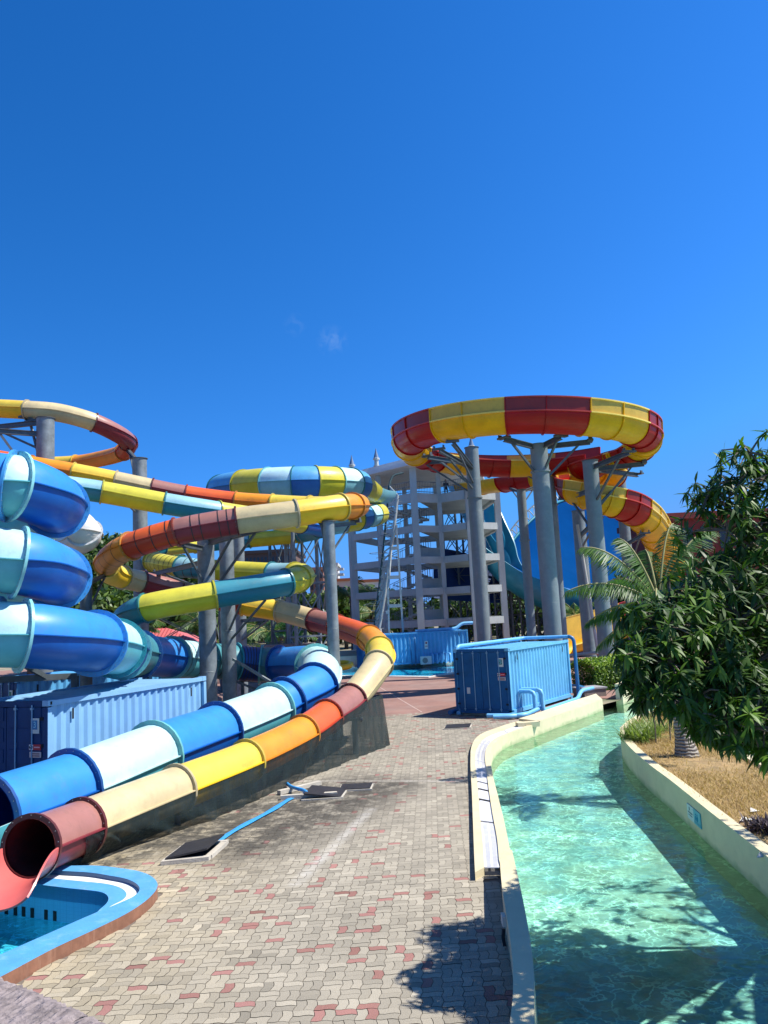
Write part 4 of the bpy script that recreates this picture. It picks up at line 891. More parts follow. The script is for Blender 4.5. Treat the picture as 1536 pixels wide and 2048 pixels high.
# ================================================================ STRUCTURES AND OBJECTS
# ---- steel posts
def post(label, u, v, d, D, arms=(), mt=galv, group=None, collar=None, cap=True, box=None):
    top = at(u, v, d); r = D/2
    t = thing('support_post', label, 'post', (top.x, top.y, 0), group or 'grey steel posts carrying the slides')
    mb = MB(); zz = [0, top.z]; prof = [(r, 0)]
    k = int(top.z/2.4)
    for i in range(1, k+1):
        z = i*top.z/(k+1); prof += [(r, z-.012), (r+.006, z), (r, z+.012)]
    prof.append((r, top.z)); mb.lathe((top.x, top.y, 0), prof, 32); mb.build('shaft', mt, t, auto=14)
    if cap: mb = MB(); mb.lathe((top.x, top.y, top.z), [(r+.05, 0.001), (r+.05, .03), (r*.6, .05)], 24); mb.build('cap_plate', steel, t)
    mb = MB(); mb.lathe((top.x, top.y, 0), [(r+.18, 0.004), (r+.18, .04), (r+.01, .041)], 24); mb.build('base_plate', steel, t)
    for cz in (collar or []): mb = MB(); mb.lathe((top.x, top.y, cz), [(r+.001, -.05), (r+.07, -.04), (r+.07, .04), (r+.001, .05)], 24); mb.build('collar', mt, t)
    for (au, av, ad, drop) in arms:
        e = at(au, av, ad); base = Vector((top.x, top.y, min(top.z-.12, e.z-.05))); dr = (e-base); dh = Vector((dr.x, dr.y, 0)).normalized()
        s0 = base+dh*r*.9; w = max(.10, D*.2)
        mb = MB(); mb.ibeam(s0, e, w, w*1.3); mb.build('bracket_arm', steel, t)
        mb = MB(); lo = Vector((top.x, top.y, base.z-drop))+dh*r*.95; mid = s0.lerp(e, .72); mb.beam(lo, mid-Vector((0, 0, w*.7)), w*.6); mb.build('brace', steel, t)
        mb = MB(); pd = dh.cross(Vector((0, 0, 1))); mb.box(e+Vector((0, 0, .06)), pd*w*4.2, dh*w*1.6, (0, 0, .10)); mb.box(e+pd*w*1.6+Vector((0, 0, .16)), pd*.06, dh*w*1.2, (0, 0, .18)); mb.box(e-pd*w*1.6+Vector((0, 0, .16)), pd*.06, dh*w*1.2, (0, 0, .18)); mb.build('saddle', steel, t)
    return t
post('thick grey post at far left under the cream and mauve loop', 91, 838, 37.2, .82, [(52, 838, 38, 1.9), (-40, 858, 39, 1.3), (-30, 815+45, 36, 2.4)])
post('grey post right of the far left one, under the dark red bend', 279, 918, 38.5, .70, [(254, 899, 42, 1.6), (215, 980, 36.6, .8)])
post('grey post under the red and mauve striped stretch, leftmost of the middle cluster', 411, 1080, 29.2, .62, [(352, 1086, 27, 1.2), (300, 1150, 36, 1.0), (480, 1066, 27.3, 1.2), (545, 1052, 27.8, 1.8)])
post('grey post just right of the cluster\'s leftmost, bracing the teal tube', 452, 1066, 31, .56, [(500, 1185, 27.6, 1.2), (560, 1192, 28.2, 1.4)])
post('slimmer grey post standing behind the middle cluster', 477, 1068, 43, .58, [(560, 1235, 36, 1)])
post('slender grey post under the orange bend, right of the middle cluster', 657, 1044, 27.8, .40, [(712, 1046, 29.4, .9), (640, 1044, 27.9, .5)])
post('dark grey post half hidden behind the big blue coils', 172, 1160, 27, .40, [(222, 1144, 31.5, 1.0)], mt=steel)
post('thick grey post at the left side of the red and yellow ring', 943, 896, 50, .86, [(855, 914, 47, 1.3), (878, 900, 43.6, 1.3), (905, 885, 42.2, 1), (820, 927, 50.5, 2.0)], galvr, collar=[(11.2)])
post('thickest grey post under the middle of the red and yellow ring', 1077, 890, 42.6, .94, [(1008, 878, 41.2, 1.4), (1122, 874, 41.0, 1.2), (1180, 884, 42.2, 1.6)], galvr, collar=[11.4])
post('thin post touching the right side of the thickest one', 1098, 920, 54, .62, [(1060, 930, 54.2, 1.1), (1000, 935, 54, 1.4)], galvr, collar=[11.0])
post('slim grey post between the white tower and the thickest post', 1042, 980, 58, .66, [(1018, 976, 65.4, .8), (1075, 972, 63.4, .9)], galvr, collar=[9.0])
post('thick dark grey post rising out of the right side of the ring, nearest the hedge', 1180, 922, 47.6, .92, [(1258, 905, 43.4, 2.0), (1288, 928, 47.0, 2.2), (1275, 950, 51.0, 2.2), (1128, 1000, 52, 2.5)], galvr, collar=[7.0])
post('grey post behind and left of the one nearest the hedge', 1156, 1022, 64, 1.0, [(1205, 1030, 50, 1.0)], galvr)
post('grey post right of all the others, beside the palm fronds', 1240, 956, 60, .82, [(1222, 985, 53.5, .8), (1290, 1068, 52, 2.0)], galvr, collar=[11.6])
post('short post near the yellow exit trough, partly behind leaves', 1226, 1180, 58, .5, [(1250, 1180, 60, .6)], galvr)
# low beams under the left coil
lb = thing('coil_support', 'dark horizontal beam and strut carrying the lowest blue coil above the container', 'steel frame', at(80, 1400, 23))
a, b = at(-60, 1362, 20.2), at(152, 1352, 22); mb = MB(); mb.beam(a, b, .14, .16); mb.build('beam', steel, lb)
mb = MB(); mb.beam(at(-5, 1300, 20), at(95, 1356, 21.5), .12); mb.build('strut', steel, lb)
b0 = at(-55, 1362, 20.2); mb = MB(); mb.beam(b0, (b0.x, b0.y, 0), .2, up=Vector((1, 0, 0))); mb.build('leg', steel, lb)
b0 = at(150, 1352, 22); mb = MB(); mb.beam(b0, (b0.x, b0.y, 0), .16, up=Vector((1, 0, 0))); mb.build('leg', steel, lb)
fr_ = thing('bend_support', 'slanting pale strut and dark rail bracing the blue bend near the slim posts', 'steel frame', at(520, 1420, 31))
mb = MB(); mb.beam(at(466, 1318, 30.6), at(555, 1372, 29), .09); mb.build('brace', galv, fr_)
mb = MB(); mb.beam(at(470, 1362, 31), at(530, 1386, 31), .08); mb.build('rail', steel, fr_)
a = at(480, 1360, 33.5); mb = MB(); mb.beam(a, at(590, 1364, 33), .12); mb.build('beam', steel, fr_)
for u_ in (485, 585): a = at(u_, 1362, 33.2); mb = MB(); mb.beam(a, (a.x, a.y, 0), .12, up=Vector((1, 0, 0))); mb.build('leg', steel, fr_)
ps = thing('support_post', 'short post behind the netting carrying the mauve stretch of the rainbow slide', 'post', G(712, 1508), 'grey steel posts carrying the slides')
p0 = G(712, 1508); mb = MB(); mb.lathe(p0, [(.085, 0), (.085, 1.0)], 14); mb.build('shaft', galv, ps, auto=40)
mb = MB(); mb.box(p0+Vector((0, 0, 1.02)), (.5, 0, 0), (0, .2, 0), (0, 0, .07)); mb.box(p0+Vector((-.1, 0, 1.12)), (.3, 0, 0), (0, .12, 0), (0, 0, .14)); mb.build('saddle', steel, ps)
for i in range(3):
    J = JR[i+2]+(CR[i+2]-JR[i+2])*1.0; t = thing('support_post', ['short prop under the orange stretch of the rainbow slide, behind the netting', 'short prop under the yellow stretch of the rainbow slide, behind the netting', 'lowest prop under the cream stretch of the rainbow slide, behind the netting'][i], 'post', (J.x, J.y, 0), 'grey steel posts carrying the slides')
    mb = MB(); mb.lathe((J.x, J.y, 0), [(.07, 0), (.07, max(.06, J.z-.52))], 12); mb.build('shaft', galv, t, auto=40)

# ---- lattice towers
def lattice(label, u, v, d, W, yaw=.5, bay=2.6, mt=galv, w=.14, lean=None):
    top = at(u, v, d); H = top.z
    t = thing('lattice_tower', label, 'lattice tower', (top.x, top.y, 0))
    c, s_ = math.cos(yaw)*W/2, math.sin(yaw)*W/2
    K = [Vector((top.x+c-s_, top.y+s_+c, 0)), Vector((top.x-c-s_, top.y-s_+c, 0)), Vector((top.x-c+s_, top.y-s_-c, 0)), Vector((top.x+c+s_, top.y+s_-c, 0))]
    for k in K: mb = MB(); mb.lathe(k, [(w*.8, 0), (w*.8, H)], 12); mb.build('leg', mt, t, auto=40)
    nb = max(2, int(H/bay)); hb = H/nb
    for i in range(nb+1):
        for j in range(4):
            a, b = K[j]+Vector((0, 0, i*hb)), K[(j+1) % 4]+Vector((0, 0, i*hb))
            if i > 0: mb = MB(); mb.beam(a-Vector((0, 0, .03*(j % 2))), b-Vector((0, 0, .03*(j % 2))), w*.5); mb.build('rail', mt, t)
            if i < nb:
                mb = MB(); off_ = Vector((.03, .03, 0)); mb.beam(a, b+Vector((0, 0, hb)), w*.45); mb.beam(b+off_, a+off_+Vector((0, 0, hb)), w*.45); mb.build('cross_brace', mt, t)
    return t
lattice('galvanised lattice tower with crossed braces left of the slender post under the orange bend', 609, 1062, 47, 1.9, .35)
lattice('lattice tower behind the crossed one, thinner and darker', 571, 1068, 56, 1.6, .9, mt=steel)
lattice('low dark lattice frame behind the middle post cluster', 520, 1200, 50, 3.5, .2, mt=steel, w=.10)
lattice('low dark lattice frame left of the middle post cluster, behind the teal bend', 360, 1215, 50, 4.5, .3, mt=steel, w=.12)

lattice('dark lattice tower seen through the right bays of the white tower', 915, 1010, 88, 2.6, .5, mt=steel, w=.16)
lattice('broad dark lattice tower behind the tower\'s right column', 985, 1110, 86, 2.4, .2, mt=steel, w=.13)
# ---- white tower
tw = thing('slide_tower', 'open white concrete slide tower with five storeys, roof slab and small spires', 'tower', at(850, 1310, 78))
FRN = [('a', 712, 77.5), ('b', 770, 75), ('c', 842, 72), ('d', 893, 73.6), ('e', 951, 71.6), ('f', 1011, 73.5)]
gxy = {}
for k, u, d in FRN: q = at(u, 1247, d); gxy[k] = Vector((q.x, q.y, 0))
gxy['g'] = gxy['a']+Vector((2.6, 7.6, 0)); gxy['h'] = gxy['b']+Vector((2.7, 8.6, 0)); gxy['i'] = gxy['d']+Vector((.4, 9.0, 0)); gxy['j'] = gxy['f']+Vector((-.6, 8.4, 0))
Hs = [0, 3.15, 6.02, 8.89, 11.76, 14.65, 17.7]; STO = Hs
HT = {'a': 17.4, 'b': 17.4, 'c': 17.4, 'd': 17.4, 'e': 17.4, 'f': 14.9, 'g': 17.4, 'h': 17.4, 'i': 17.4, 'j': 15}
for k, p in gxy.items():
    mb = MB(); w = .42 if k in 'bdegh' else .62
    if k == 'f': w = .55
    ang = .35 if k in 'ab' else 0
    mb.box(p+Vector((0, 0, HT[k]/2)), (w*math.cos(ang), w*math.sin(ang), 0), (-w*math.sin(ang), w*math.cos(ang), 0), (0, 0, HT[k])); mb.build('column', white_c, tw)
front = ['a', 'b', 'c', 'd', 'e', 'f']; loop_ = front+['j', 'i', 'h', 'g']
for li, z in enumerate(STO[1:6]):
    for k in range(len(loop_)):
        a, b = gxy[loop_[k]], gxy[loop_[(k+1) % len(loop_)]]
        d = (b-a).normalized(); hh = .62 if li < 4 else .85
        mb = MB(); mb.beam(a+d*.22+Vector((0, 0, z)), b-d*.22+Vector((0, 0, z)), .30, hh); mb.build('beam', white_c, tw)
    # deck slab, slightly inside the beams, with a stair opening left out
    c0 = sum(gxy.values(), Vector())/len(gxy)
    poly = [(gxy[k].lerp(c0, .03).x, gxy[k].lerp(c0, .03).y) for k in ['c', 'd', 'e', 'f', 'j', 'i']]
    mb = MB(); mb.prism(poly, z-.15, z+.02); mb.build('deck_slab', white_c, tw)
    # low infill panel (parapet) between c-d and d-e on the lower storeys
    if li < 3:
        a, b = gxy['c'], gxy['d']; dz = [(-.5, .9), (0, .9), (-.2, .8)][li]
        mb = MB(); inn_ = Vector((.1, 1.6, 0)); mb.beam(a+inn_+Vector((0, 0, z+.7)), b+inn_+Vector((0, 0, z+.7)), .15, 1.1); mb.build('infill_panel', white_c, tw)
roofm = mat('roof_white', (.62, .64, .66), .8, var=.08, vs=1, streak=.25, dc=(.35, .36, .37))
za = 17.4; mb = MB()
rp = [gxy['a']+Vector((-.35, -.6, 0)), gxy['c']+Vector((-.4, -1.5, 0)), gxy['e']+Vector((1.2, -1.2, 0)), gxy['j']+Vector((.8, 1, 0)), gxy['g']+Vector((-1.2, 1, 0))]
mb.prism([(p.x, p.y) for p in rp], za, za+.32); mb.build('roof_slab', roofm, tw)
mb = MB(); rp2 = [p.lerp(c0, .06) for p in rp]; mb.prism([(p.x, p.y) for p in rp2], za+.322, za+.75); mb.build('roof_upstand', roofm, tw)
for k, p in enumerate([rp[0].lerp(rp[1], .03)+Vector((.5, .3, 0)), rp[0].lerp(rp[1], .52)+Vector((0, .8, 0)), rp[2]+Vector((-.6, .5, 0)), rp[3]+Vector((-1, -1, 0)), rp[4]+Vector((1, -1, 0))]):
    z = za+.75; mb = MB(); mb.lathe((p.x, p.y, z), [(.30, 0), (.30, .10), (.20, .12), (.20, .62), (.32, .67), (.32, .80), (.26, .83)], 10); sp_ = mb.build('spire', white_c, tw)
    mb = MB(); mb.lathe((p.x, p.y, z+.831), [(.26, 0), (.12, .5), (.015, .95)], 10); mb.build('spire_cap', mat('spire_blue', (.10, .17, .28), .5), sp_)
# top floor balustrades
for (k1, k2) in (('c', 'd'), ('d', 'e'), ('a', 'b'), ('b', 'c')):
    a, b = gxy[k1], gxy[k2]; z0 = STO[5]+.43; mb = MB(); dd = (b-a)
    for h in (.15, .65, 1.1): mb.beam(a+Vector((0, 0, z0+h)), b+Vector((0, 0, z0+h)), .06)
    for i in range(1, 16): q = a+dd*i/16; mb.beam(q+Vector((0, 0, z0)), q+Vector((0, 0, z0+1.1)), .03, up=Vector((1, 0, 0)))
    mb.build('railing', galv, tw)
# stair flights inside the left bay
for li in range(5):
    z0, z1 = STO[li], STO[li+1]; m0 = gxy['b'].lerp(gxy['h'], .30); m1 = gxy['c'].lerp(gxy['i'], .42); zm = (z0+z1)/2
    for (a, b, za_, zb_) in ((m0, m1, z0, zm), (m1+Vector((.3, 1.3, 0)), m0+Vector((.3, 1.3, 0)), zm, z1)):
        mb = MB(); ns_ = 9
        for i in range(ns_):
            f = i/ns_; p = a.lerp(b, f+.5/ns_); z = za_+(zb_-za_)*(i+1)/ns_; d = (b-a)/ns_; n_ = Vector((-d.y, d.x, 0)).normalized()*1.1
            mb.box((p.x, p.y, z-.14), d*1.02, n_, (0, 0, .22))
        st = mb.build('stair_flight', white_c, tw)
        mb = MB(); d = (b-a); n_ = Vector((-d.y, d.x, 0)).normalized()*.52
        for sg_ in (-1, 1):
            mb.beam(Vector((a.x, a.y, za_+.95))+n_*sg_, Vector((b.x, b.y, zb_+.95))+n_*sg_, .05)
            for i in range(9): q = a.lerp(b, i/8); zz = za_+(zb_-za_)*i/8; mb.beam(Vector((q.x, q.y, zz))+n_*sg_, Vector((q.x, q.y, zz+.95))+n_*sg_, .035, up=Vector((1, 0, 0)))
        mb.build('handrail', galv, st)
# person on the top platform
def person(label, loc, facing=0, shirt=(.01, .012, .03), H=1.68):
    t = thing('person', label, 'person', loc)
    k = H/1.7; V = [(0, 0, .95), (0, .0, 1.18), (0, 0, 1.40), (0, .01, 1.50), (.10, 0, .90), (.11, .02, .50), (.11, -.01, .07), (.11, .14, .03), (-.10, 0, .90), (-.11, .03, .50), (-.11, 0, .07), (-.11, .14, .03),
                    (.19, 0, 1.38), (.25, .04, 1.10), (.24, .20, .98), (.24, .27, .96), (-.19, 0, 1.38), (-.25, .04, 1.10), (-.24, .20, .98), (-.24, .27, .96)]
    Ed = [(0, 1), (1, 2), (2, 3), (0, 4), (4, 5), (5, 6), (6, 7), (0, 8), (8, 9), (9, 10), (10, 11), (2, 12), (12, 13), (13, 14), (14, 15), (2, 16), (16, 17), (17, 18), (18, 19)]
    Rd = [.15, .14, .15, .06, .09, .065, .045, .04, .09, .065, .045, .04, .06, .045, .032, .035, .06, .045, .032, .035]
    ca, sa = math.cos(facing), math.sin(facing)
    me = bpy.data.meshes.new('body'); me.from_pydata([((x*ca-y*sa)*k, (x*sa+y*ca)*k, z*k) for x, y, z in V], Ed, []); o = bpy.data.objects.new('body', me); col.objects.link(o); o.parent = t
    m_ = o.modifiers.new('s', 'SKIN'); m_.use_smooth_shade = True
    for i, r_ in enumerate(Rd): me.skin_vertices[0].data[i].radius = (r_*k, r_*k*.8) if i < 3 else (r_*k, r_*k)
    me.skin_vertices[0].data[0].use_root = True
    o.modifiers.new('d', 'SUBSURF').levels = 1; me.materials.append(mat('shirt_%d' % int(shirt[2]*1000), shirt, .8))
    mb = MB(); prof = [(.03, -.12), (.055, -.11), (.075, -.05), (.08, .02), (.07, .08), (.03, .12)]; bl = Vector(loc)
    mb.lathe(bl+Vector((0, .02*ca, 1.61*k)), prof, 14); mb.box(bl+Vector((-sa*.10, ca*.10+.01, 1.60*k)), (.03, 0, 0), (0, .04, 0), (0, 0, .05)); mb.build('head', mat('skin', (.30, .17, .11), .6), t, smooth=True)
    mb = MB(); mb.lathe(bl+Vector((0, 0, 1.64*k)), [(.075, -.04), (.09, .0), (.085, .07), (.03, .125)], 14); mb.build('hair', mat('hair_black', (.01, .01, .01), .6), t, smooth=True)
    return t
pp = at(892, 962, 73.3)
person('person in dark navy clothes standing at the top railing of the white tower', (pp.x, pp.y+.6, STO[5]+.03), facing=math.pi, H=1.75)

# ---- leaning steel ladder mast with loops in front of the tower
lm = thing('ladder_mast', 'leaning galvanised ladder mast with rungs and hoops in front of the white tower', 'mast', at(765, 1285, 66))
def L3(u, v, d=68): return at(u, v, d)
LA = [L3(778, 972), L3(772, 1040), L3(762, 1140), L3(750, 1240), L3(744, 1290)]
LBm = [L3(795, 990, 67.6), L3(790, 1040, 67.6), L3(779, 1120, 67.6), L3(768, 1200, 67.6), L3(752, 1290, 67.6)]
darkrail = mat('dark_green_rail', (.03, .07, .07), .5)
mb = MB(); mb.tube(catmull(LA, 8), .09, 8); mb.tube(catmull([LA[0]+Vector((0, 0, 0)), LA[0]+Vector((.4, .3, .9)), LA[0]+Vector((1.3, .6, 1.2))], 6), .09, 8); mb.build('rail', darkrail, lm)
mb = MB(); mb.tube(catmull(LBm, 8), .13, 8); mb.build('rail', mat('bright_galvanised', (.42, .46, .45), .5, var=.2, vs=3), lm)
CA, CB_ = catmull(LA, 12), catmull(LBm, 12)
bright = mat('bright_galvanised', (.42, .46, .45), .5, var=.2, vs=3)
mb = MB()
for i in range(0, len(CA), 2): mb.beam(CA[i], CB_[i], .10); mb.beam(CA[i], CB_[min(i+2, len(CB_)-1)], .06)
mb.build('rung', bright, lm)
for i in range(1, len(CB_), 3):
    c_ = CB_[i].lerp(CA[i], .4); q0 = R.uniform(0, 6)
    for j in range(4): q = q0+j*1.6; mb = MB(); mb.beam(c_, c_+Vector((math.cos(q)*1.0, math.sin(q)*.5, R.uniform(-.15, .15))), .045); mb.build('spoke', galv, lm)
mb = MB()
for i in (8, 20, 32, 40):
    c_ = CA[i]; mb.tube([c_+Vector((math.cos(q)*.75-.4, math.sin(q)*.5, .1*math.sin(q))) for q in [j*.5 for j in range(13)]], .022, 5)
mb.build('hoop', galv, lm)
for (u1, v1, u2, v2) in ((793, 1050, 808, 1256), (776, 1178, 779, 1256)):
    mb = MB(); mb.beam(L3(u1, v1, 67), L3(u2, v2+40, 67), .16, up=Vector((1, 0, 0))); mb.beam(L3(u1, v1, 67), CB_[20], .14); mb.build('leg', bright, lm)
for (u1, v1, u2) in ((782, 1097, 797), (776, 1155, 801), (778, 1212, 803), (772, 1225, 778)): mb = MB(); mb.beam(L3(u1, v1, 67), L3(u2, v1-1, 67), .18, .28); mb.build('cross_bar', bright, lm)

# ---- shipping containers
def container(label, o, yaw, Lx, cols, sign, doors_left=True, H=2.59, W=2.44, pipes=None, period=.28, extra=None):
    """o = near right bottom corner; length runs away along yaw (clockwise from +Y)"""
    cb, ce, cr_ = cols
    o = Vector((o[0], o[1], 0)); l = Vector((math.sin(yaw), math.cos(yaw), 0)); w = Vector((-math.cos(yaw), math.sin(yaw), 0)); z = Vector((0, 0, 1))
    t = thing('shipping_container', label, 'container', o+l*Lx/2+w*W/2)
    def P(a, b, c): return o+l*a+w*b+z*c
    z0 = .12
    mb = MB()
    for b in (0.0, W):       # corrugated long walls
        sg_ = 1 if b == 0 else -1; n_ = int((Lx-.3)/(period/4)); pr = []
        for i in range(n_+1):
            a = .15+(Lx-.3)*i/n_; ph = i % 4; dep = .045 if ph in (0, 1) else .10
            pr.append((a, dep))
        vs = []
        for a, dep in pr: vs += [P(a, b+sg_*dep, z0+.12), P(a, b+sg_*dep, H-.10)]
        mb.add(vs, [(2*i, 2*i+2, 2*i+3, 2*i+1) if b == 0 else (2*i+1, 2*i+3, 2*i+2, 2*i) for i in range(n_)], 0)
    mb.build('side_wall', cb, t)
    mb = MB()                # far end wall
    n_ = 32; vs = []
    for i in range(n_+1): b = .12+(W-.24)*i/n_; dep = .04 if (i % 4) in (0, 1) else .08; vs += [P(Lx-dep, b, z0+.12), P(Lx-dep, b, H-.10)]
    mb.add(vs, [(2*i, 2*i+2, 2*i+3, 2*i+1) for i in range(n_)]); mb.build('end_wall', ce, t)
    mb = MB(); vs = []; n_ = int(Lx/.1); 
    for i in range(n_+1):
        a = .05+(Lx-.1)*i/n_; hh = H-.03-(.018 if i % 4 in (0, 1) else 0); vs += [P(a, .08, hh), P(a, W-.08, hh)]
    mb.add(vs, [(2*i, 2*i+2, 2*i+3, 2*i+1) for i in range(n_)]); mb.build('roof', cr_, t)
    mb = MB()
    for b in (.05, W-.05):
        mb.box(P(Lx/2, b, H-.055), l*(Lx-.36), w*.10, z*.11); mb.box(P(Lx/2, b, z0+.06), l*(Lx-.36), w*.10, z*.14)
    for a in (.06, Lx-.06):
        for b in (.06, W-.06): mb.box(P(a, b, (H+z0)/2), l*.12, w*.12, z*(H-z0-.28))
    mb.build('side_frame', cb, t)
    mb = MB()
    for b in (.055, W-.055):   # post faces seen at the door end
        mb.box(P(-.006, b, (H+z0)/2), l*.012, w*.105, z*(H-z0-.26))
    mb.box(P(.055, W/2, H-.06), l*.125, w*(W-.36), z*.12); mb.box(P(.055, W/2, z0+.06), l*.125, w*(W-.36), z*.14); mb.build('end_frame', ce, t)
    for a in (.09, Lx-.09):
        for b in (.08, W-.08):
            for c in (z0-.02, H-.05): mb = MB(); mb.box(P(a, b, c+.0), l*.18, w*.17, z*.125); mb.build('corner_casting', cb, t)
    hole = MB()
    for a in (.09,):
        for b, s2 in ((-.008, -1),):
            hole.box(P(a, b, H-.05), l*.05, w*.006, z*.07)
    hole.build('casting_hole', dark, t)
    for k in (0, 1):          # door leaves with pressed panels
        b0, b1 = .12+k*(W-.24)/2, .12+(k+1)*(W-.24)/2; mb = MB(); mb.box(P(.03, (b0+b1)/2, (H+z0)/2), l*.04, w*(b1-b0-.02), z*(H-z0-.28))
        for q in range(5):
            zc = z0+.35+q*.46; mb.box(P(.004, (b0+b1)/2, zc), l*.02, w*(b1-b0-.16), z*.30)
        d = mb.build('door', ce, t)
        for f in (.28, .72):
            b = b0+(b1-b0)*f; m2 = MB(); m2.tube([P(-.03, b, z0+.08), P(-.03, b, H-.08)], .018, 8); m2.box(P(-.03, b, H-.16), l*.05, w*.07, z*.05); m2.box(P(-.03, b, z0+.16), l*.05, w*.07, z*.05)
            m2.build('locking_bar', mat('bar_pale_blue', (.18, .34, .50), .4, metal=.3), d)
        m2 = MB()
        for q in range(4): m2.box(P(-.006, b0+.05 if k == 0 else b1-.05, z0+.35+q*.58), l*.03, w*.10, z*.07)
        m2.build('hinge', dark, d)
    if sign:
        s_ = sign; bW = .42
        mb = MB(); mb.box(P(-.024, bW-.08, 2.06), l*.012, w*.23, z*.33); p = mb.build('number_plate', mat('plate_pale', (.55, .60, .58), .5), t)
        mb = MB(); mb.box(P(-.032, bW-.08, 2.08), l*.01, w*.13, z*.20); p2 = mb.build('number_panel', mat('panel_'+s_, {'3': (.02, .17, .38), '5': (.01, .14, .16)}.get(s_, (.02, .15, .1)), .5), p)
        if s_ in '35': mb = MB(); text_mb(mb, s_, P(-.039, bW-.08, 2.08), -w, z, .19, 0, .002); mb.build('number', mat('lettering_cyan', (.25, .62, .75), .5), p2)
        mb = MB(); mb.box(P(-.024, bW-.08, 1.60), l*.012, w*.33, z*.12); p = mb.build('warning_sign', mat('sign_red', (.42, .01, .03), .5), t)
        mb = MB(); mb.box(P(-.033, bW+.025, 1.60), l*.008, w*.11, z*.11); q_ = mb.build('symbol_panel', mat('sign_white', (.75, .75, .75), .5), p)
        mb = MB(); mb.tube([P(-.04, bW+.025+.038*math.cos(j*.524), 1.60+.038*math.sin(j*.524)) for j in range(13)], .009, 6); mb.box(P(-.04, bW+.025, 1.60), l*.004, w*.06, z*.02); mb.build('symbol', dark, p)
        mb = MB(); mb.box(P(-.033, bW-.14, 1.60), l*.006, w*.16, z*.025); mb.build('lettering', mat('sign_pink', (.7, .35, .38), .5), p)
        mb = MB(); mb.box(P(-.024, bW-.09, 1.44), l*.012, w*.33, z*.12); p = mb.build('notice', mat('notice_grey', (.52, .44, .44), .5), t)
        mb = MB(); mb.box(P(-.032, bW-.09, 1.46), l*.006, w*.25, z*.022); mb.box(P(-.032, bW-.09, 1.415), l*.006, w*.25, z*.022); mb.build('lettering', mat('ink_maroon', (.16, .04, .05), .5), p)
        mb = MB(); mb.box(P(-.024, W-.62, .98), l*.012, w*.14, z*.24); mb.build('vent_plate', mat('plate_grey', (.45, .5, .52), .6), t)
    for a in (.75, Lx-.75): mb = MB(); mb.box(P(a, -.008, H-.36), l*.05, w*.012, z*.24); mb.build('vent_slot', dark, t)
    for a in (.3, Lx/2, Lx-.3):
        mb = MB(); mb.box(P(a, W/2, .065), l*.25, w*(W-.1), z*.125); mb.build('bearer', conc, t)
    return t, P, l, w
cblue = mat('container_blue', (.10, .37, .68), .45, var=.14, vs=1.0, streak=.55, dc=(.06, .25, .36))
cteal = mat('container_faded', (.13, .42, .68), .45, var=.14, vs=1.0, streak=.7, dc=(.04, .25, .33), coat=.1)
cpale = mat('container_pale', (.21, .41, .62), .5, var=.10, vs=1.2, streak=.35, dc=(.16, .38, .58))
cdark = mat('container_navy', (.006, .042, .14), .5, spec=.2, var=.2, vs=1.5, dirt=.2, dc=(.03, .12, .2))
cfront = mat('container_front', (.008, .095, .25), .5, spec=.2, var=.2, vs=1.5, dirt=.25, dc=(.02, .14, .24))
CP, CQ = (4.489, 30.948), (-7.643, 17.888)
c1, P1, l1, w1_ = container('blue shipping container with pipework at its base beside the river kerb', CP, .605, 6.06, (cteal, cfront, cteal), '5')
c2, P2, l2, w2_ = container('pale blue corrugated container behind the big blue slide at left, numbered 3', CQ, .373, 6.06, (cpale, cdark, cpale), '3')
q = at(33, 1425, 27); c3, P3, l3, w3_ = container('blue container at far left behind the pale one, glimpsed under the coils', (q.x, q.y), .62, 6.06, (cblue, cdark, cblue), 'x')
# back container: long side faces the camera
q0, q1 = G(757, 1327.5), G(939, 1319); q0.z = q1.z = 0
q0 = Vector((q0.x*.93, q0.y*.93, 0)); q1 = Vector((q1.x*.955, q1.y*.955, 0)); dv = (q1-q0); Lb = dv.length; yb = math.atan2(dv.x, dv.y)
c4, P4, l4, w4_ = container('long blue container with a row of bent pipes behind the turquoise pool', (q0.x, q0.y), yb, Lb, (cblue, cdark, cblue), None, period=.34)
pipem = mat('blue_pipe', (.16, .45, .74), .4, var=.12, vs=4, dirt=.2)
pipe_d = mat('dark_blue_pipe', (.02, .13, .30), .4, var=.12, vs=4)
def pipe(root, pts, r, mt=pipem, flange=True):
    mb = MB(); C = catmull(pts, 5); mb.tube(C, r, 12)
    mb.build('pipe', mt, root, auto=50)
Z = Vector((0, 0, 1))
def bend(*pts, rr=.18):
    out = [Vector(pts[0])]
    for a, b, c in zip(pts, pts[1:], pts[2:]):
        a, b, c = Vector(a), Vector(b), Vector(c); out += [b+(a-b).normalized()*rr, b+(a-b).normalized()*rr*.3+(c-b).normalized()*rr*.3, b+(c-b).normalized()*rr]
    out.append(Vector(pts[-1])); return out
def hardpipe(root, pts, r, mt=pipem, rr=.18):
    mb = MB(); mb.tube(bend(*pts, rr=rr), r, 12); mb.build('pipe', mt, root, auto=60)
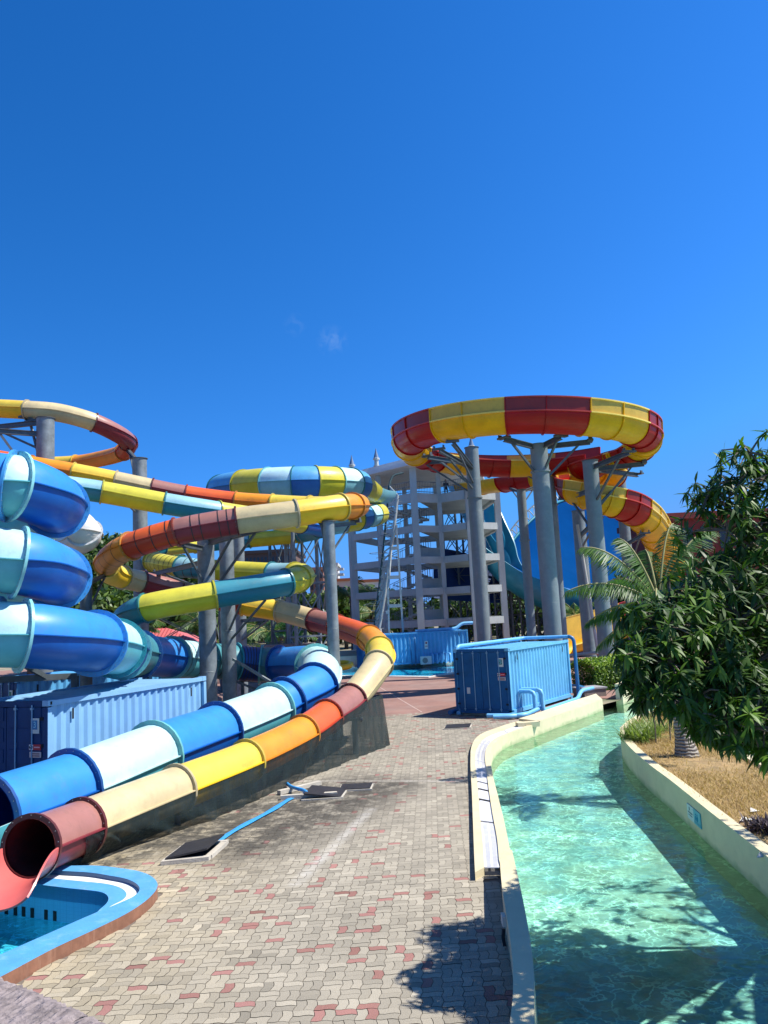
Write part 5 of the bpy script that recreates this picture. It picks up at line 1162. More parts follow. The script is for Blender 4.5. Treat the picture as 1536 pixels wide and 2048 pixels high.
# container 1 pipework
hardpipe(c1, [P1(.15, 2.35, 2.60), P1(.15, 2.35, 2.70), P1(6.0, 2.2, 2.72), P1(6.35, .1, 2.72)], .08)
hardpipe(c1, [P1(6.32, .1, 2.72), P1(6.35, -.14, 2.70), P1(6.35, -.16, .12)], .085, pipe_d)
hardpipe(c1, [P1(.75, -.01, .90), P1(.75, -.62, .90), P1(.75, -.62, .12), P1(-.55, -.30, .12), P1(-.9, .35, .12)], .085)
hardpipe(c1, [P1(1.15, -.01, .92), P1(1.15, -.72, .92), P1(1.15, -.72, .25), P1(-.30, -.62, .12), P1(-.62, .75, .12)], .085)
hardpipe(c1, [P1(.95, -.01, .95), P1(.95, -.85, .95), P1(.95, -.85, .05)], .08)
hardpipe(c1, [P1(1.1, -.80, .13), P1(5.1, -.62, .13), P1(5.7, -.55, .40), P1(6.6, -.75, .42)], .085)
hardpipe(c1, [P1(-.1, 2.7, .12), P1(2.5, 2.75, .12)], .09, pipe_d)
hardpipe(c1, [P1(6.35, -.1, .55), P1(7.6, -.1, .30), P1(9.0, 1.2, .30)], .07, pipe_d)
# stone box where the far pipe discharges
sb = G(1180, 1392, .0); b_ = thing('valve_box', 'weathered grey concrete box with a dark lid at the pipe end by the river', 'box', sb)
mb = MB(); mb.box(sb+Z*.17, (1.05, .35, 0), (-.3, .9, 0), Z*.34); mb.build('box_body', mat('weathered_concrete', (.22, .18, .16), .9, var=.4, vs=5, dirt=.7, bump=.5), b_)
mb = MB(); mb.box(sb+Z*.375, (1.15, .38, 0), (-.33, .98, 0), Z*.07); mb.build('lid', mat('slab_grey', (.30, .29, .29), .9, var=.3, vs=6), b_)
# back container extras
hardpipe(c4, [P4(3.0, -.05, 2.2), P4(3.0, -.28, 2.2), P4(2.95, -.30, .05)], .06, pipe_d)
hardpipe(c4, [P4(2.6, -.05, 2.1), P4(2.6, -.30, 1.6), P4(2.65, -.30, .05)], .05, pipe_d)
hardpipe(c4, [P4(3.2, .3, 2.68), P4(Lb-.9, .35, 2.72), P4(Lb-.3, .5, 3.1), P4(Lb+.6, .5, 3.1)], .13)
for i in range(5): a = 4.35+i*.36; hardpipe(c4, [P4(a, -.02, .75), P4(a, -.35, .75), P4(a-.03, -.40, .05)], .10, rr=.12)
mb = MB(); mb.box(P4(3.95, -.03, 1.55), l4*.28, w4_*.02, Z*.62); p = mb.build('danger_sign', mat('sign_white', (.75, .75, .75), .5), c4)
mb = MB(); mb.box(P4(3.95, -.046, 1.70), l4*.14, w4_*.006, Z*.14); mb.box(P4(3.95, -.046, 1.45), l4*.2, w4_*.006, Z*.05); mb.build('lettering', mat('sign_red', (.42, .01, .03), .5), p)
ac = P4(3.7, -.75, 0); a_ = thing('air_conditioner', 'small white air conditioner unit standing before the long blue container', 'air conditioner', ac)
mb = MB(); mb.box(ac+Z*.38, l4*.85, w4_*.35, Z*.62); mb.build('casing', mat('ac_white', (.7, .7, .68), .5), a_)
mb = MB(); mb.lathe((0, 0, 0), [(.22, 0), (.22, .012), (.05, .02)], 16); mb.v = [tuple(ac+Z*.38-w4_*(.18+v[2])+l4*(v[0]-.1)+Z*v[1]) for v in mb.v]; mb.build('fan_grille', mat('grille_grey', (.25, .25, .25), .6), a_)
mb = MB(); mb.box(ac+Z*.035-l4*.3, l4*.08, w4_*.3, Z*.07); mb.build('foot', steel, a_); mb = MB(); mb.box(ac+Z*.035+l4*.3, l4*.08, w4_*.3, Z*.07); mb.build('foot', steel, a_)

# ---- hatches and hose on the paving
def hatch(label, c, ax, ay, tilt=0, lift=.0, frame=True):
    c = Vector(c); t = thing('floor_hatch', label, 'hatch', c, 'black hatches in the paving'); ax, ay = Vector(ax), Vector(ay)
    if frame:
        mb = MB()
        fw = .12 if tilt > 0 else .05; fh = .07 if tilt > 0 else .03
        for s_ in (-1, 1): mb.box(c+ay*.5*s_+Z*fh*.5, ax*1.12, ay.normalized()*fw, Z*fh)
        for s_ in (-1, 1): mb.box(c+ax*.5*s_+Z*(fh*.5-.002), ax.normalized()*fw, ay*.86, Z*(fh-.004))
        mb.build('frame', conc, t)
    mb = MB(); up_ = Z*tilt; mb.box(c+Z*(.085+lift)+up_*.5, ax*.98+up_, ay*.98, Z*.03); mb.build('lid', black, t)
    mb = MB(); mb.abox(-.5, .5, -.5, .5, 0, .02); mb.v = [tuple(c+ax*(v[0]*.9)+ay*(v[1]*.88)+Z*(v[2]+.002)) for v in mb.v]; mb.build('pit', dark, t)
c_ = G(392, 1708); hatch('black hatch lid lying askew on a pale frame nearest the splash pool', c_, (.72, .12, 0), (.12, .95, 0), .10)
c_ = G(652, 1590); hatch('black hatch lid propped open where the blue hose ends, middle of the three', c_, (.85, .05, 0), (.10, .9, 0), -.12, .06)
c_ = G(712, 1576); hatch('small flush black hatch just beyond the propped one', c_, (.75, .0, 0), (.05, .6, 0), 0, -.05)
c_ = G(916, 1454); hatch('flat black hatch in front of the blue container', c_, (.9, .0, 0), (.15, .9, 0), 0, -.05)
mb = MB(); c_ = G(618, 1596); mb.box(c_+Z*.05, (1.3, .1, 0), (-.02, .12, 0), Z*.10); mb.box(G(600, 1580)+Z*.06, (.9, .9, 0), (-.1, .1, 0), Z*.09)
tag(mb.build('timber_batten', conc, origin=c_), 'pale battens lying beside the propped hatch', 'batten')
hosem = mat('flat_hose_blue', (.04, .30, .68), .45, var=.12, vs=8)
pts = [G(u, v, .03) for u, v in [(424, 1688), (480, 1654), (540, 1622), (583, 1596), (600, 1590)]]; C = catmull(pts, 8); mb = MB(); vs = []
for i, p in enumerate(C):
    t = (C[min(i+1, len(C)-1)]-C[max(i-1, 0)]).normalized(); s_ = t.cross(Z); w_ = .075+.01*math.sin(i*.8); vs += [p-s_*w_, p+Z*.018, p+s_*w_, p-Z*.02]
mb.add(vs, [(4*i+j, 4*i+(j+1) % 4, 4*i+4+(j+1) % 4, 4*i+4+j) for i in range(len(C)-1) for j in range(4)])
h_ = mb.build('lay_flat_hose', hosem, origin=pts[0], auto=60); tag(h_, 'flat bright blue hose running between the two lifted hatches', 'hose')
mb = MB(); mb.tube(catmull([G(608, 1588, .06), G(614, 1586, .12), G(606, 1580, .15), G(594, 1577, .15), G(582, 1573, .12), G(574, 1567, .08)], 6), .04, 10)
o = mb.build('hose_end', hosem, origin=G(600, 1580), auto=60); tag(o, 'crumpled round end of the blue hose by the netting', 'hose')

# ---- blue boomerang wall with teal trough
bm = thing('wave_slide', 'huge concave blue slide wall with teal trough behind the grey posts', 'water slide', at(1110, 1290, 92))
bigblue = mat('wave_blue', (.001, .05, .19), .95, spec=.02, var=.12, vs=.25, coat=.0, dirt=.15, dc=(.02, .1, .3), ds=.4)
tealw = gel('wave_teal', (.02, .22, .33), .2)
DB = 92
top_l = [(1005, 1112, 88), (1035, 1070, 90), (1070, 1034, 92), (1105, 1010, 94), (1135, 1000, 96), (1180, 1002, 97), (1225, 1020, 98), (1262, 1060, 98)]
bot_l = [(1012, 1126, 84), (1045, 1148, 84), (1082, 1163, 84), (1118, 1172, 85), (1150, 1180, 86), (1185, 1190, 87), (1222, 1196, 88), (1250, 1190, 90)]
TP = catmull([at(*q) for q in top_l], 6); BP = catmull([at(*q) for q in bot_l], 6); K = 14; vs = []; vs2 = []
for a, b in zip(TP, BP):
    for k in range(K+1):
        f = k/K; p = a.lerp(b, f); p = p+Vector((0, 1.4*math.sin(f*math.pi)*.9, 0)); vs.append(p); vs2.append(p+Vector((0, .15, 0)))
N_ = len(TP); fsx = [(i*(K+1)+k, (i+1)*(K+1)+k, (i+1)*(K+1)+k+1, i*(K+1)+k+1) for i in range(N_-1) for k in range(K)]
mb = MB(); mb.add(vs, [tuple(reversed(f)) for f in fsx]); mb.add(vs2, fsx); mb.build('wave_wall', bigblue, bm, smooth=True)
mb = MB(); mb.tube(TP, .16, 8); mb.build('rim', PAL['teal'][1], bm, smooth=True)
tro = [A3(930, 960, 90), A3(956, 1010, 88), A3(978, 1060, 86), A3(1002, 1108, 84), A3(1035, 1143, 83), A3(1075, 1168, 82.5), A3(1120, 1188, 83), A3(1165, 1204, 84), A3(1215, 1214, 86), A3(1250, 1205, 88)]
trough(bm, 'teal_trough', tro, uprof(2.0, .6), [tealw, tealw, PAL['teal'][0]], th=.12)
TP3 = catmull([at(*q) for q in [(868, 1096, 86), (905, 1100, 87), (950, 1112, 88), (1003, 1125, 88)]], 6); BP3 = catmull([at(*q) for q in [(868, 1196, 84), (905, 1200, 84), (950, 1204, 84), (1003, 1206, 84)]], 6)
mb = MB(); vs = [a.lerp(b, k/6)+Vector((0, 1.2*math.sin(k/6*math.pi), 0)) for a, b in zip(TP3, BP3) for k in range(7)]; fz = [(i*7+k, i*7+k+1, (i+1)*7+k+1, (i+1)*7+k) for i in range(len(TP3)-1) for k in range(6)]
mb.add(vs, fz); mb.add([p+Vector((0, .15, 0)) for p in vs], [tuple(reversed(f)) for f in fz]); mb.build('lower_wall', mat('wave_navy', (.003, .03, .13), .7), bm, smooth=True)
# truss along the back of the wall
mb = MB(); A_ = [at(u-4, v-22, d+1.5) for u, v, d in top_l[:6]]; A_ = catmull(A_, 4); B2 = [p+Vector((0, -.4, 1.2)) for p in catmull([at(*q) for q in top_l[:6]], 4)]; C2 = catmull([at(*q) for q in top_l[:6]], 4)
for i in range(len(A_)-1):
    mb.beam(A_[i], A_[i+1], .12); mb.beam(A_[i], C2[i], .09); mb.beam(A_[i], C2[i+1], .08)
mb.build('truss', galv, bm)
# dark scaffold carrying it
sf = thing('steel_scaffold', 'dark forest of crossed steel tubes under the blue wave slide', 'scaffold', at(1090, 1290, 86))
dst = mat('dark_scaffold', (.045, .05, .055), .6)
for k in range(3):
    yy = 84+k*4.5
    for i in range(16):
        u = 985+i*17; top = at(u, min(1215, 1135+max(0, (u-1000))*.45)+R.uniform(-4, 6), yy); mb = MB(); mb.beam((top.x, top.y, 0), top, .16, up=Vector((1, 0, 0))); mb.build('upright', dst if k else steel, sf)
        nx_ = at(u+17, 1200, yy); mb = MB(); zz = 0
        while zz < top.z-1.4: mb.beam((top.x, top.y, zz), (nx_.x, nx_.y, zz+1.7), .09); mb.beam((top.x, top.y, zz+1.7), (nx_.x, nx_.y, zz), .09); mb.beam((top.x, top.y, zz+1.7), (nx_.x, nx_.y, zz+1.7), .1); zz += 1.7
        if mb.v: mb.build('cross_brace', dst, sf)
# slide bits seen through the tower: pale blue chute on a bent pipe
ch = thing('chute', 'blue chute descending behind the right side of the white tower', 'water slide', at(985, 1290, 84))
trough(ch, 'chute_shell', [A3(960, 985, 86), A3(978, 1040, 85), A3(1000, 1090, 84), A3(1018, 1130, 84)], uprof(1.0, .4), [tealw, tealw, tealw], th=.08)

# ---- background buildings
def building(label, u0, u1, vt, d, c, depth=10, rows=4, colsn=5, roofc=None, win=(.03, .04, .05), z0=0):
    a = at(u0, 1230, d); b = at(u1, 1230, d); H = at((u0+u1)/2, vt, d).z; W = b.x-a.x
    t = thing('building', label, 'building', ((a.x+b.x)/2, d, 0)); nm = label[:14]
    mb = MB(); mb.abox(a.x, b.x, d, d+depth, 0, H); mb.build('wall', mat('wall_'+nm, c, .85, var=.15, vs=.15, streak=.4, dc=(c[0]*.5, c[1]*.5, c[2]*.5)), t)
    mb = MB(); mb.abox(a.x-.4, b.x+.4, d-.4, d+depth+.4, H+.003, H+.6); mb.build('roof', mat('roof_'+nm, roofc or c, .8, var=.1, vs=.3), t)
    wm = mat('window_dark', win, .3)
    for r_ in range(rows):
        for k in range(colsn):
            wx = W/colsn; x = a.x+wx*(k+.5); hz = H/rows; z = hz*(r_+.5)
            if z < 1: continue
            mb = MB(); mb.abox(x-wx*.28, x+wx*.28, d-.08, d+.02, z-hz*.25, z+hz*.28); mb.build('window', wm, t)
    return t, a, b, H
building('brown weathered building with a flat roof far behind the middle posts', 486, 592, 1106, 150, (.13, .075, .06), 18, 5, 14, (.06, .04, .04))
t, a, b, H = building('brick red block far behind the lattice tower', 622, 650, 1140, 170, (.34, .16, .11), 12, 6, 3, (.4, .2, .14))
t, a, b, H = building('pale apartment tower with balconies on its right side, far away', 652, 677, 1131, 190, (.62, .62, .60), 12, 8, 2, (.5, .5, .48))
for k in range(4): mb = MB(); zz = at(670, 1140+k*11, 190).z; mb.abox(b.x, b.x+1.6, 190.5, 194, zz, zz+.5); mb.build('balcony', white_c, t)
building('low cream building with an orange rust roof behind the palms', 676, 706, 1162, 175, (.55, .48, .42), 12, 2, 3, (.35, .12, .05))
building('low building with a rust band roof seen through the tower\'s left bay', 716, 760, 1164, 180, (.60, .60, .60), 12, 2, 5, (.34, .11, .05))
building('dark red building half hidden behind the palm at right', 1335, 1560, 1034, 75, (.22, .035, .025), 12, 3, 6, (.28, .05, .035))
# red roofed hut
hu = at(335, 1290, 62); ht = thing('hut', 'small hut with a ribbed pale red hipped roof behind the blue tube', 'hut', (hu.x, hu.y, 0))
redroof = mat('red_roof_sheet', (.55, .13, .12), .5, var=.12, vs=2, streak=.3, dc=(.6, .3, .28))
mb = MB(); zr = at(320, 1257, 62).z; ze = at(335, 1292, 62).z; w_ = 3.6
mb.add([(hu.x-w_, hu.y-3, ze), (hu.x+w_, hu.y-3, ze), (hu.x+w_, hu.y+3, ze), (hu.x-w_, hu.y+3, ze), (hu.x-w_+2.2, hu.y, zr), (hu.x+w_-3.6, hu.y, zr)], [(0, 1, 5, 4), (1, 2, 5), (2, 3, 4, 5), (3, 0, 4)])
mb.build('roof', redroof, ht)
mb = MB()
for i in range(26):
    x = hu.x-w_+.14+i*.28; f = 1
    x1 = hu.x-w_+2.2; x2 = hu.x+w_-3.6
    if x < x1: tt = (x-(hu.x-w_))/2.2
    elif x > x2: tt = (hu.x+w_-x)/3.6
    else: tt = 1
    mb.beam((x, hu.y-3-.0, ze+.03), (x, hu.y-3+3*tt, ze+(zr-ze)*tt+.03), .05, .05)
mb.build('roof_rib', mat('roof_rib', (.35, .06, .06), .5), ht)
mb = MB(); mb.abox(hu.x-w_+.4, hu.x+w_-.4, hu.y-2.6, hu.y+2.6, 0, ze); mb.build('wall', mat('hut_wall', (.45, .38, .30), .8, var=.2, vs=1), ht)
# stone clad ramp wall near the blue bend
sw = at(600, 1330, 46); mb = MB(); a = at(520, 1300, 47); b = at(656, 1300, 45)
pl = [(a.x, 47), (b.x, 45), (b.x, 45.6), (a.x, 47.6)]
z1, z2, z3 = at(560, 1290, 46).z, at(628, 1286, 45.6).z, at(660, 1318, 45).z
m1 = at(628, 1290, 45.6)
mb.add([(a.x, 47, 0), (m1.x, 45.6, 0), (b.x, 45, 0), (a.x, 47, z1), (m1.x, 45.6, z2), (b.x, 45, z3), (a.x, 48, 0), (m1.x, 46.6, 0), (b.x, 46, 0), (a.x, 48, z1), (m1.x, 46.6, z2), (b.x, 46, z3)],
       [(0, 1, 4, 3), (1, 2, 5, 4), (3, 4, 10, 9), (4, 5, 11, 10), (7, 6, 9, 10), (8, 7, 10, 11), (0, 3, 9, 6), (2, 8, 11, 5)])
tag(mb.build('stone_wall', stone, origin=(m1.x, 45.6, 0)), 'sloping pinkish stone wall behind the blue bend of the big tube', 'wall')
wp = thing('low_wall', 'low white wall with a navy band beyond the pool, left of the bend', 'wall', at(700, 1330, 66))
a, b = at(672, 1340, 66), at(733, 1338, 66); mb = MB(); mb.abox(a.x, b.x, 66, 66.4, 0, at(700, 1312, 66).z); mb.build('wall_panel', white_c, wp)
zz = at(700, 1312, 66).z; mb = MB(); mb.abox(a.x-3, b.x, 65.9, 66.5, zz+.002, zz+.45); mb.build('band', mat('navy_band', (.05, .06, .09), .6), wp)
nb = thing('container_end', 'dark navy tank beside the long blue container', 'tank', at(725, 1330, 64)); a = at(714, 1335, 64); b = at(736, 1335, 64)
mb = MB(); zt = at(725, 1262+12, 64).z; mb.lathe(((a.x+b.x)/2, 64.6, 0), [(.45, .0), (.45, zt-.1), (.3, zt)], 18); mb.build('tank_body', cdark, nb, auto=40)
mb = MB(); mb.lathe(((a.x+b.x)/2, 64.6, zt+.001), [(.14, 0), (.14, .1), (.10, .12)], 12); mb.build('lid', steel, nb)
# yellow swim ring
rc = at(684, 1338, 55); mb = MB(); mb.tube([rc+Vector((.62*math.cos(q), .62*math.sin(q)*.9, .26+.12*math.sin(q))) for q in [j*2*math.pi/20 for j in range(21)]], .2, 12, cap=False)
tag(mb.build('swim_ring', gel('ring_yellow', (.85, .52, .02)), origin=rc, smooth=True), 'bright yellow inflatable ring on the deck by the slender post', 'swim ring')
# small white floodlight beside the post by the hedge, drain kerbs and pipe
fl_ = at(1208, 1336, 44); t = thing('flood_light', 'small white flood light on a stake by the hedge', 'light', (fl_.x, fl_.y, 0)); zf = at(1208, 1330, 44).z
mb = MB(); mb.box((fl_.x, fl_.y, zf+.1), (.42, .1, 0), (0, .3, 0), (.0, -.1, .45)); mb.build('housing', mat('lamp_white', (.8, .8, .82), .4), t)
mb = MB(); mb.beam((fl_.x, fl_.y, 0), (fl_.x, fl_.y, zf-.1), .07, up=Vector((1, 0, 0))); mb.build('stake', steel, t)
a, b = at(1140, 1311, 58), at(1196, 1305, 56); mb = MB(); mb.tube([a, b], .12, 10); mb.tube([b, b+Vector((-.3, 0, 4)), b+Vector((-.7, 0, 9))], .11, 10); tag(mb.build('drain_pipe', mat('pvc_grey', (.45, .46, .44), .5), origin=a, auto=50), 'grey drain pipe rising beside the thick post nearest the hedge', 'pipe')
for (u, v, w_, lb_) in ((1180, 1312, 2.0, 'dark red low kerb block behind the drain pipe'), (1258, 1320, 3.2, 'dark red low kerb block right of the thick post')):
    p = G(u, v); mb = MB(); mb.box(p+Z*.12, (w_, .1, 0), (-.05, .8, 0), Z*.24); tag(mb.build('kerb_block', mat('kerb_red', (.20, .035, .025), .8, var=.2, vs=2), origin=p), lb_, 'kerb')
# small bin / box with dark bits on the far deck is left to the shadows
# ================================================================ PLANTS
def leafmat(name, c, c2, tr=.35, rough=.45):
    mt = bpy.data.materials.new(name); mt.use_nodes = True; nt = mt.node_tree; N = nt.nodes; L = nt.links; b = N['Principled BSDF']; b.inputs['Roughness'].default_value = rough
    a = N.new('ShaderNodeAttribute'); a.attribute_name = 'tone'; mx = N.new('ShaderNodeMix'); mx.data_type = 'RGBA'; mx.inputs[6].default_value = (*c, 1); mx.inputs[7].default_value = (*c2, 1); L.new(a.outputs['Fac'], mx.inputs[0])
    L.new(mx.outputs[2], b.inputs['Base Color']); tl = N.new('ShaderNodeBsdfTranslucent'); sc_ = N.new('ShaderNodeVectorMath'); sc_.operation = 'MULTIPLY'; sc_.inputs[1].default_value = (1.3, 1.5, .5); L.new(mx.outputs[2], sc_.inputs[0]); L.new(sc_.outputs[0], tl.inputs['Color'])
    ms = N.new('ShaderNodeMixShader'); ms.inputs[0].default_value = tr; L.new(b.outputs[0], ms.inputs[1]); L.new(tl.outputs[0], ms.inputs[2]); L.new(ms.outputs[0], N['Material Output'].inputs[0]); return mt
def leaf_mesh(name, V, Fq, tone, mt, parent=None, origin=(0, 0, 0)):
    base = np.array(wloc(parent)) if parent is not None else np.array(origin, dtype=float)
    me = bpy.data.meshes.new(name); V = V.reshape(-1, 3)-base; me.vertices.add(len(V)); me.vertices.foreach_set('co', V.astype(np.float32).ravel())
    nf = len(Fq); k = Fq.shape[1]; me.loops.add(nf*k); me.loops.foreach_set('vertex_index', Fq.astype(np.int32).ravel()); me.polygons.add(nf); me.polygons.foreach_set('loop_start', np.arange(0, nf*k, k, dtype=np.int32)); me.update(calc_edges=True)
    at_ = me.attributes.new('tone', 'FLOAT', 'FACE'); at_.data.foreach_set('value', tone.astype(np.float32)); me.materials.append(mt)
    o = bpy.data.objects.new(name, me); col.objects.link(o)
    if parent is not None: o.parent = parent
    else: o.location = base
    return o
def unit(a): return a/np.maximum(np.linalg.norm(a, axis=-1, keepdims=True), 1e-9)
def quads_leaves(P, D, Nn, Ln, Wd, curl=.25, seg=3):
    """long leaves: base P, direction D, normal N; returns verts [n,(seg+1)*2...] with a drooping tip"""
    n = len(P); S = unit(np.cross(D, Nn)); out = []
    wid = {2: [.25, 1, .02], 3: [.25, 1, .8, .02]}[seg]
    for i in range(seg+1):
        f = i/seg; c = P+D*(Ln*f)[:, None]-Nn*(Ln*curl*f*f)[:, None]; w = (Wd*wid[i]*.5)[:, None]
        out += [c-S*w, c+S*w]
    V = np.stack(out, 1)   # n,(seg+1)*2,3
    k = (seg+1)*2; base = np.arange(n)[:, None]*k; F = []
    for i in range(seg): F.append(base+np.array([[2*i, 2*i+1, 2*i+3, 2*i+2]]))
    return V.reshape(-1, 3), np.concatenate(F, 0), seg
def whorls(C, Dir, nleaf, L0, W0, droop=.5, rs=NR):
    n = len(C); m_ = n*nleaf; P = np.repeat(C, nleaf, 0); A = unit(np.repeat(Dir, nleaf, 0)); r_ = rs.normal(size=(m_, 3)); r_ -= (r_*A).sum(1, keepdims=True)*A; r_ = unit(r_)
    mixv = rs.uniform(.05, .8, m_)[:, None]; D = unit(r_+A*mixv+np.array([0, 0, -droop])*rs.uniform(.4, 1.3, m_)[:, None]); P = P+A*rs.uniform(-.10, .02, m_)[:, None]*L0*3
    up = np.array([0, 0, 1.0])+A*.4; Nn = unit(up-(D*up).sum(1, keepdims=True)*D+rs.normal(size=(m_, 3))*.25)
    Nn = unit(Nn-(Nn*D).sum(1, keepdims=True)*D)
    Ln = L0*rs.uniform(.65, 1.25, m_); return quads_leaves(P, D, Nn, Ln, W0*rs.uniform(.8, 1.2, m_), .28)
def tone_for(nl, seg, rs=NR, lo=0, hi=1): t = rs.uniform(lo, hi, nl); return np.tile(t, seg)

# ---- mango tree at right
mango = leafmat('mango_leaf', (.016, .055, .010), (.14, .27, .025), .34, .5)
bark = mat('bark_grey', (.16, .13, .10), .9, var=.3, vs=6, bump=.6, bs=20)
mt_root = Vector((7.6, 11.3, .3)); tr_ = thing('mango_tree', 'dense dark mango tree with long drooping leaves overhanging the river at right', 'tree', mt_root)
mb = MB(); fork = Vector((7.1, 11.2, 2.6)); mb.tube(catmull([mt_root, mt_root+Vector((-.1, 0, 1)), fork], 4), [.26, .25, .23, .22, .21, .2, .19, .18, .17][:9], 12)
tips = []
blobs = [  # (u, v, depth, radius, n)
 (1500, 905, 10.2, .42, 14), (1470, 985, 10.2, .55, 20), (1530, 960, 10.4, .6, 22), (1420, 985, 10.4, .42, 14), (1390, 1010, 10.6, .30, 7), (1455, 1060, 10.2, .65, 26), (1535, 1060, 10.2, .7, 30),
 (1500, 1150, 10.0, .8, 44), (1430, 1160, 9.9, .6, 28), (1385, 1205, 9.6, .4, 16), (1480, 1240, 9.6, .85, 56), (1400, 1260, 9.4, .6, 34), (1330, 1255, 9.2, .45, 24), (1300, 1285, 9.2, .28, 10),
 (1500, 1330, 9.2, .85, 60), (1420, 1340, 9.0, .7, 46), (1340, 1330, 8.9, .5, 30), (1290, 1310, 8.9, .36, 18), (1480, 1400, 8.8, .65, 40), (1530, 1430, 8.6, .6, 36), (1400, 1390, 8.7, .45, 24), (1320, 1375, 8.8, .30, 12), (1450, 1445, 8.4, .38, 16), (1510, 1455, 8.2, .42, 20), (1350, 1400, 8.6, .26, 8),
 (1290, 1235, 9.4, .33, 20), (1262, 1315, 9.2, .28, 16), (1342, 1200, 9.8, .40, 22), (1268, 1385, 9.0, .24, 10), (1310, 1340, 9.6, .4, 26), (1530, 1180, 11.4, 1.0, 110), (1500, 1300, 11.0, 1.0, 110), (1440, 1290, 10.6, .8, 80), (1400, 1350, 10.4, .6, 50), (1500, 1400, 10.2, .7, 70), (1550, 1330, 10.2, .9, 90), (1600, 1150, 10.5, 1.3, 90), (1640, 1350, 9.6, 1.3, 90), (1650, 950, 11, 1.2, 70)]
Cc, Dd = [], []
rg = np.random.default_rng(11)
for (u, v, d, r_, n_) in blobs:
    c = at(u, v, d); c = np.array(c)
    q = rg.normal(size=(n_, 3)); q = unit(q)*rg.uniform(.35, 1.0, (n_, 1))**.6*r_*np.array([1, 1.1, .85]); Cc.append(c+q); Dd.append(unit(q+np.array([-.15, -.15, .35])*r_))
    tips.append(c)
    mid = Vector(fork).lerp(Vector(c), .55)+Vector((0, 0, .25)); mb.tube(catmull([fork+Vector((0, 0, -.2)), mid, Vector(c)], 4), [.07, .06, .055, .05, .045, .035, .03, .02, .012], 7)
    for k in range(min(n_, 14)): mb.tube([Vector(c), Vector(c+q[k]*.55)+Vector((0, 0, .03)), Vector(c+q[k])], [.016, .011, .007], 5, cap=False)
# the crown over the river, out of frame to the right and above, which throws the shade on the water
for (x, y, z, r_, n_) in [(7.2, 8.6, 5.4, 1.1, 70), (8.2, 7.3, 5.6, 1.3, 80), (7.6, 6.2, 5.8, 1.2, 80), (9.6, 9.6, 5.8, 1.7, 120), (6.4, 7.4, 5.2, .8, 50), (4.35, 8.2, 5.0, .42, 24), (4.35, 7.6, 4.9, .45, 26), (4.8, 7.3, 5.1, .6, 34), (5.6, 7.0, 5.2, .7, 40), (9.0, 12.5, 6.2, 1.6, 80), (8.6, 5.2, 5.9, 1.2, 60), (6.9, 5.6, 5.4, 1.0, 70), (7.3, 7.4, 5.0, .9, 80), (8.0, 8.4, 4.5, 1.0, 110), (7.4, 6.6, 4.7, 1.0, 90)]:
    c = np.array([x, y, z]); q = unit(rg.normal(size=(n_, 3)))*rg.uniform(.4, 1, (n_, 1))*r_; Cc.append(c+q); Dd.append(unit(q+np.array([0, 0, .3])))
    mb.tube(catmull([fork, Vector(fork).lerp(Vector(c), .5)+Vector((0, 0, .3)), Vector(c)], 4), [.09, .08, .07, .06, .05, .04, .03, .02, .015], 7)
mb.build('trunk', bark, tr_, auto=60)
Cc = np.concatenate(Cc); Dd = np.concatenate(Dd)
V, F_, sg_ = whorls(Cc, Dd, 15, .19, .038, .8, rg); tn = tone_for(len(V)//8, 3, rg)
wh = np.repeat(rg.uniform(0, 1, len(Cc))**3, 15); tn = np.tile(wh*.8+rg.uniform(0, .25, len(wh)), 3); leaf_mesh('crown', V, F_, tn, mango, tr_)

# ---- coconut palms
palm_m = leafmat('palm_leaflet', (.03, .085, .015), (.09, .18, .03), .3, .5)
stalk_m = mat('frond_stalk', (.30, .28, .10), .6, var=.2, vs=5)
def fronds(c, specs, name, root, L=3.2, rs=NR, wl=.04, ll=.75, nl=70):
    for (az, el, ln) in specs:
        d = Vector((math.cos(az)*math.cos(el), math.sin(az)*math.cos(el), math.sin(el))); pts = []; n = 12
        for i in range(n+1):
            f = i/n; hor = Vector((d.x, d.y, 0)); pts.append(Vector(c)+d*(ln*f)+Vector((0, 0, -ln*.42*f**2.2*(1 if el > .2 else .6))))
        m_ = MB(); m_.tube(pts, [.035*(1-.85*i/n)+.006 for i in range(n+1)], 6); st = m_.build('frond', stalk_m, root, smooth=True)
        P = []; D = []; NN = []; LL = []
        for i in range(nl):
            f = .12+.88*i/nl; k = f*n; a = int(min(k, n-1)); p = pts[a].lerp(pts[a+1], k-a); t = (pts[a+1]-pts[a]).normalized(); s_ = t.cross(Z).normalized(); u = s_.cross(t)
            for sd_ in (-1, 1):
                P.append(p); dr = (s_*sd_*.8+t*(.35+.5*f)-Z*(.6+.35*rs.uniform())+u*.12).normalized()
                D.append(dr); NN.append((u+s_*sd_*.3+Vector(rs.normal(size=3))*.1).normalized()); LL.append(ll*(math.sin(min(1, f*1.5+.15)*math.pi*.5))*(1-.65*max(0, f-.6)/.4)*rs.uniform(.85, 1.1))
        P = np.array(P); D = np.array(D); NN = np.array(NN); NN = unit(NN-(NN*D).sum(1, keepdims=True)*D)
        V, F_, s2 = quads_leaves(P, D, NN, np.array(LL), np.full(len(P), wl), .22, 2); leaf_mesh('leaflets', V, F_, tone_for(len(P), 2, rs), palm_m, st)
pb = G(1375, 1512, .3); pr_ = thing('coconut_palm', 'coconut palm with a ringed swollen grey trunk standing in the dry grass', 'palm', pb)
crown = at(1318, 1208, pb.y-.2)
trunkm = bpy.data.materials.new('ringed_trunk'); trunkm.use_nodes = True; nt = trunkm.node_tree; b_ = nt.nodes['Principled BSDF']; b_.inputs['Roughness'].default_value = .9
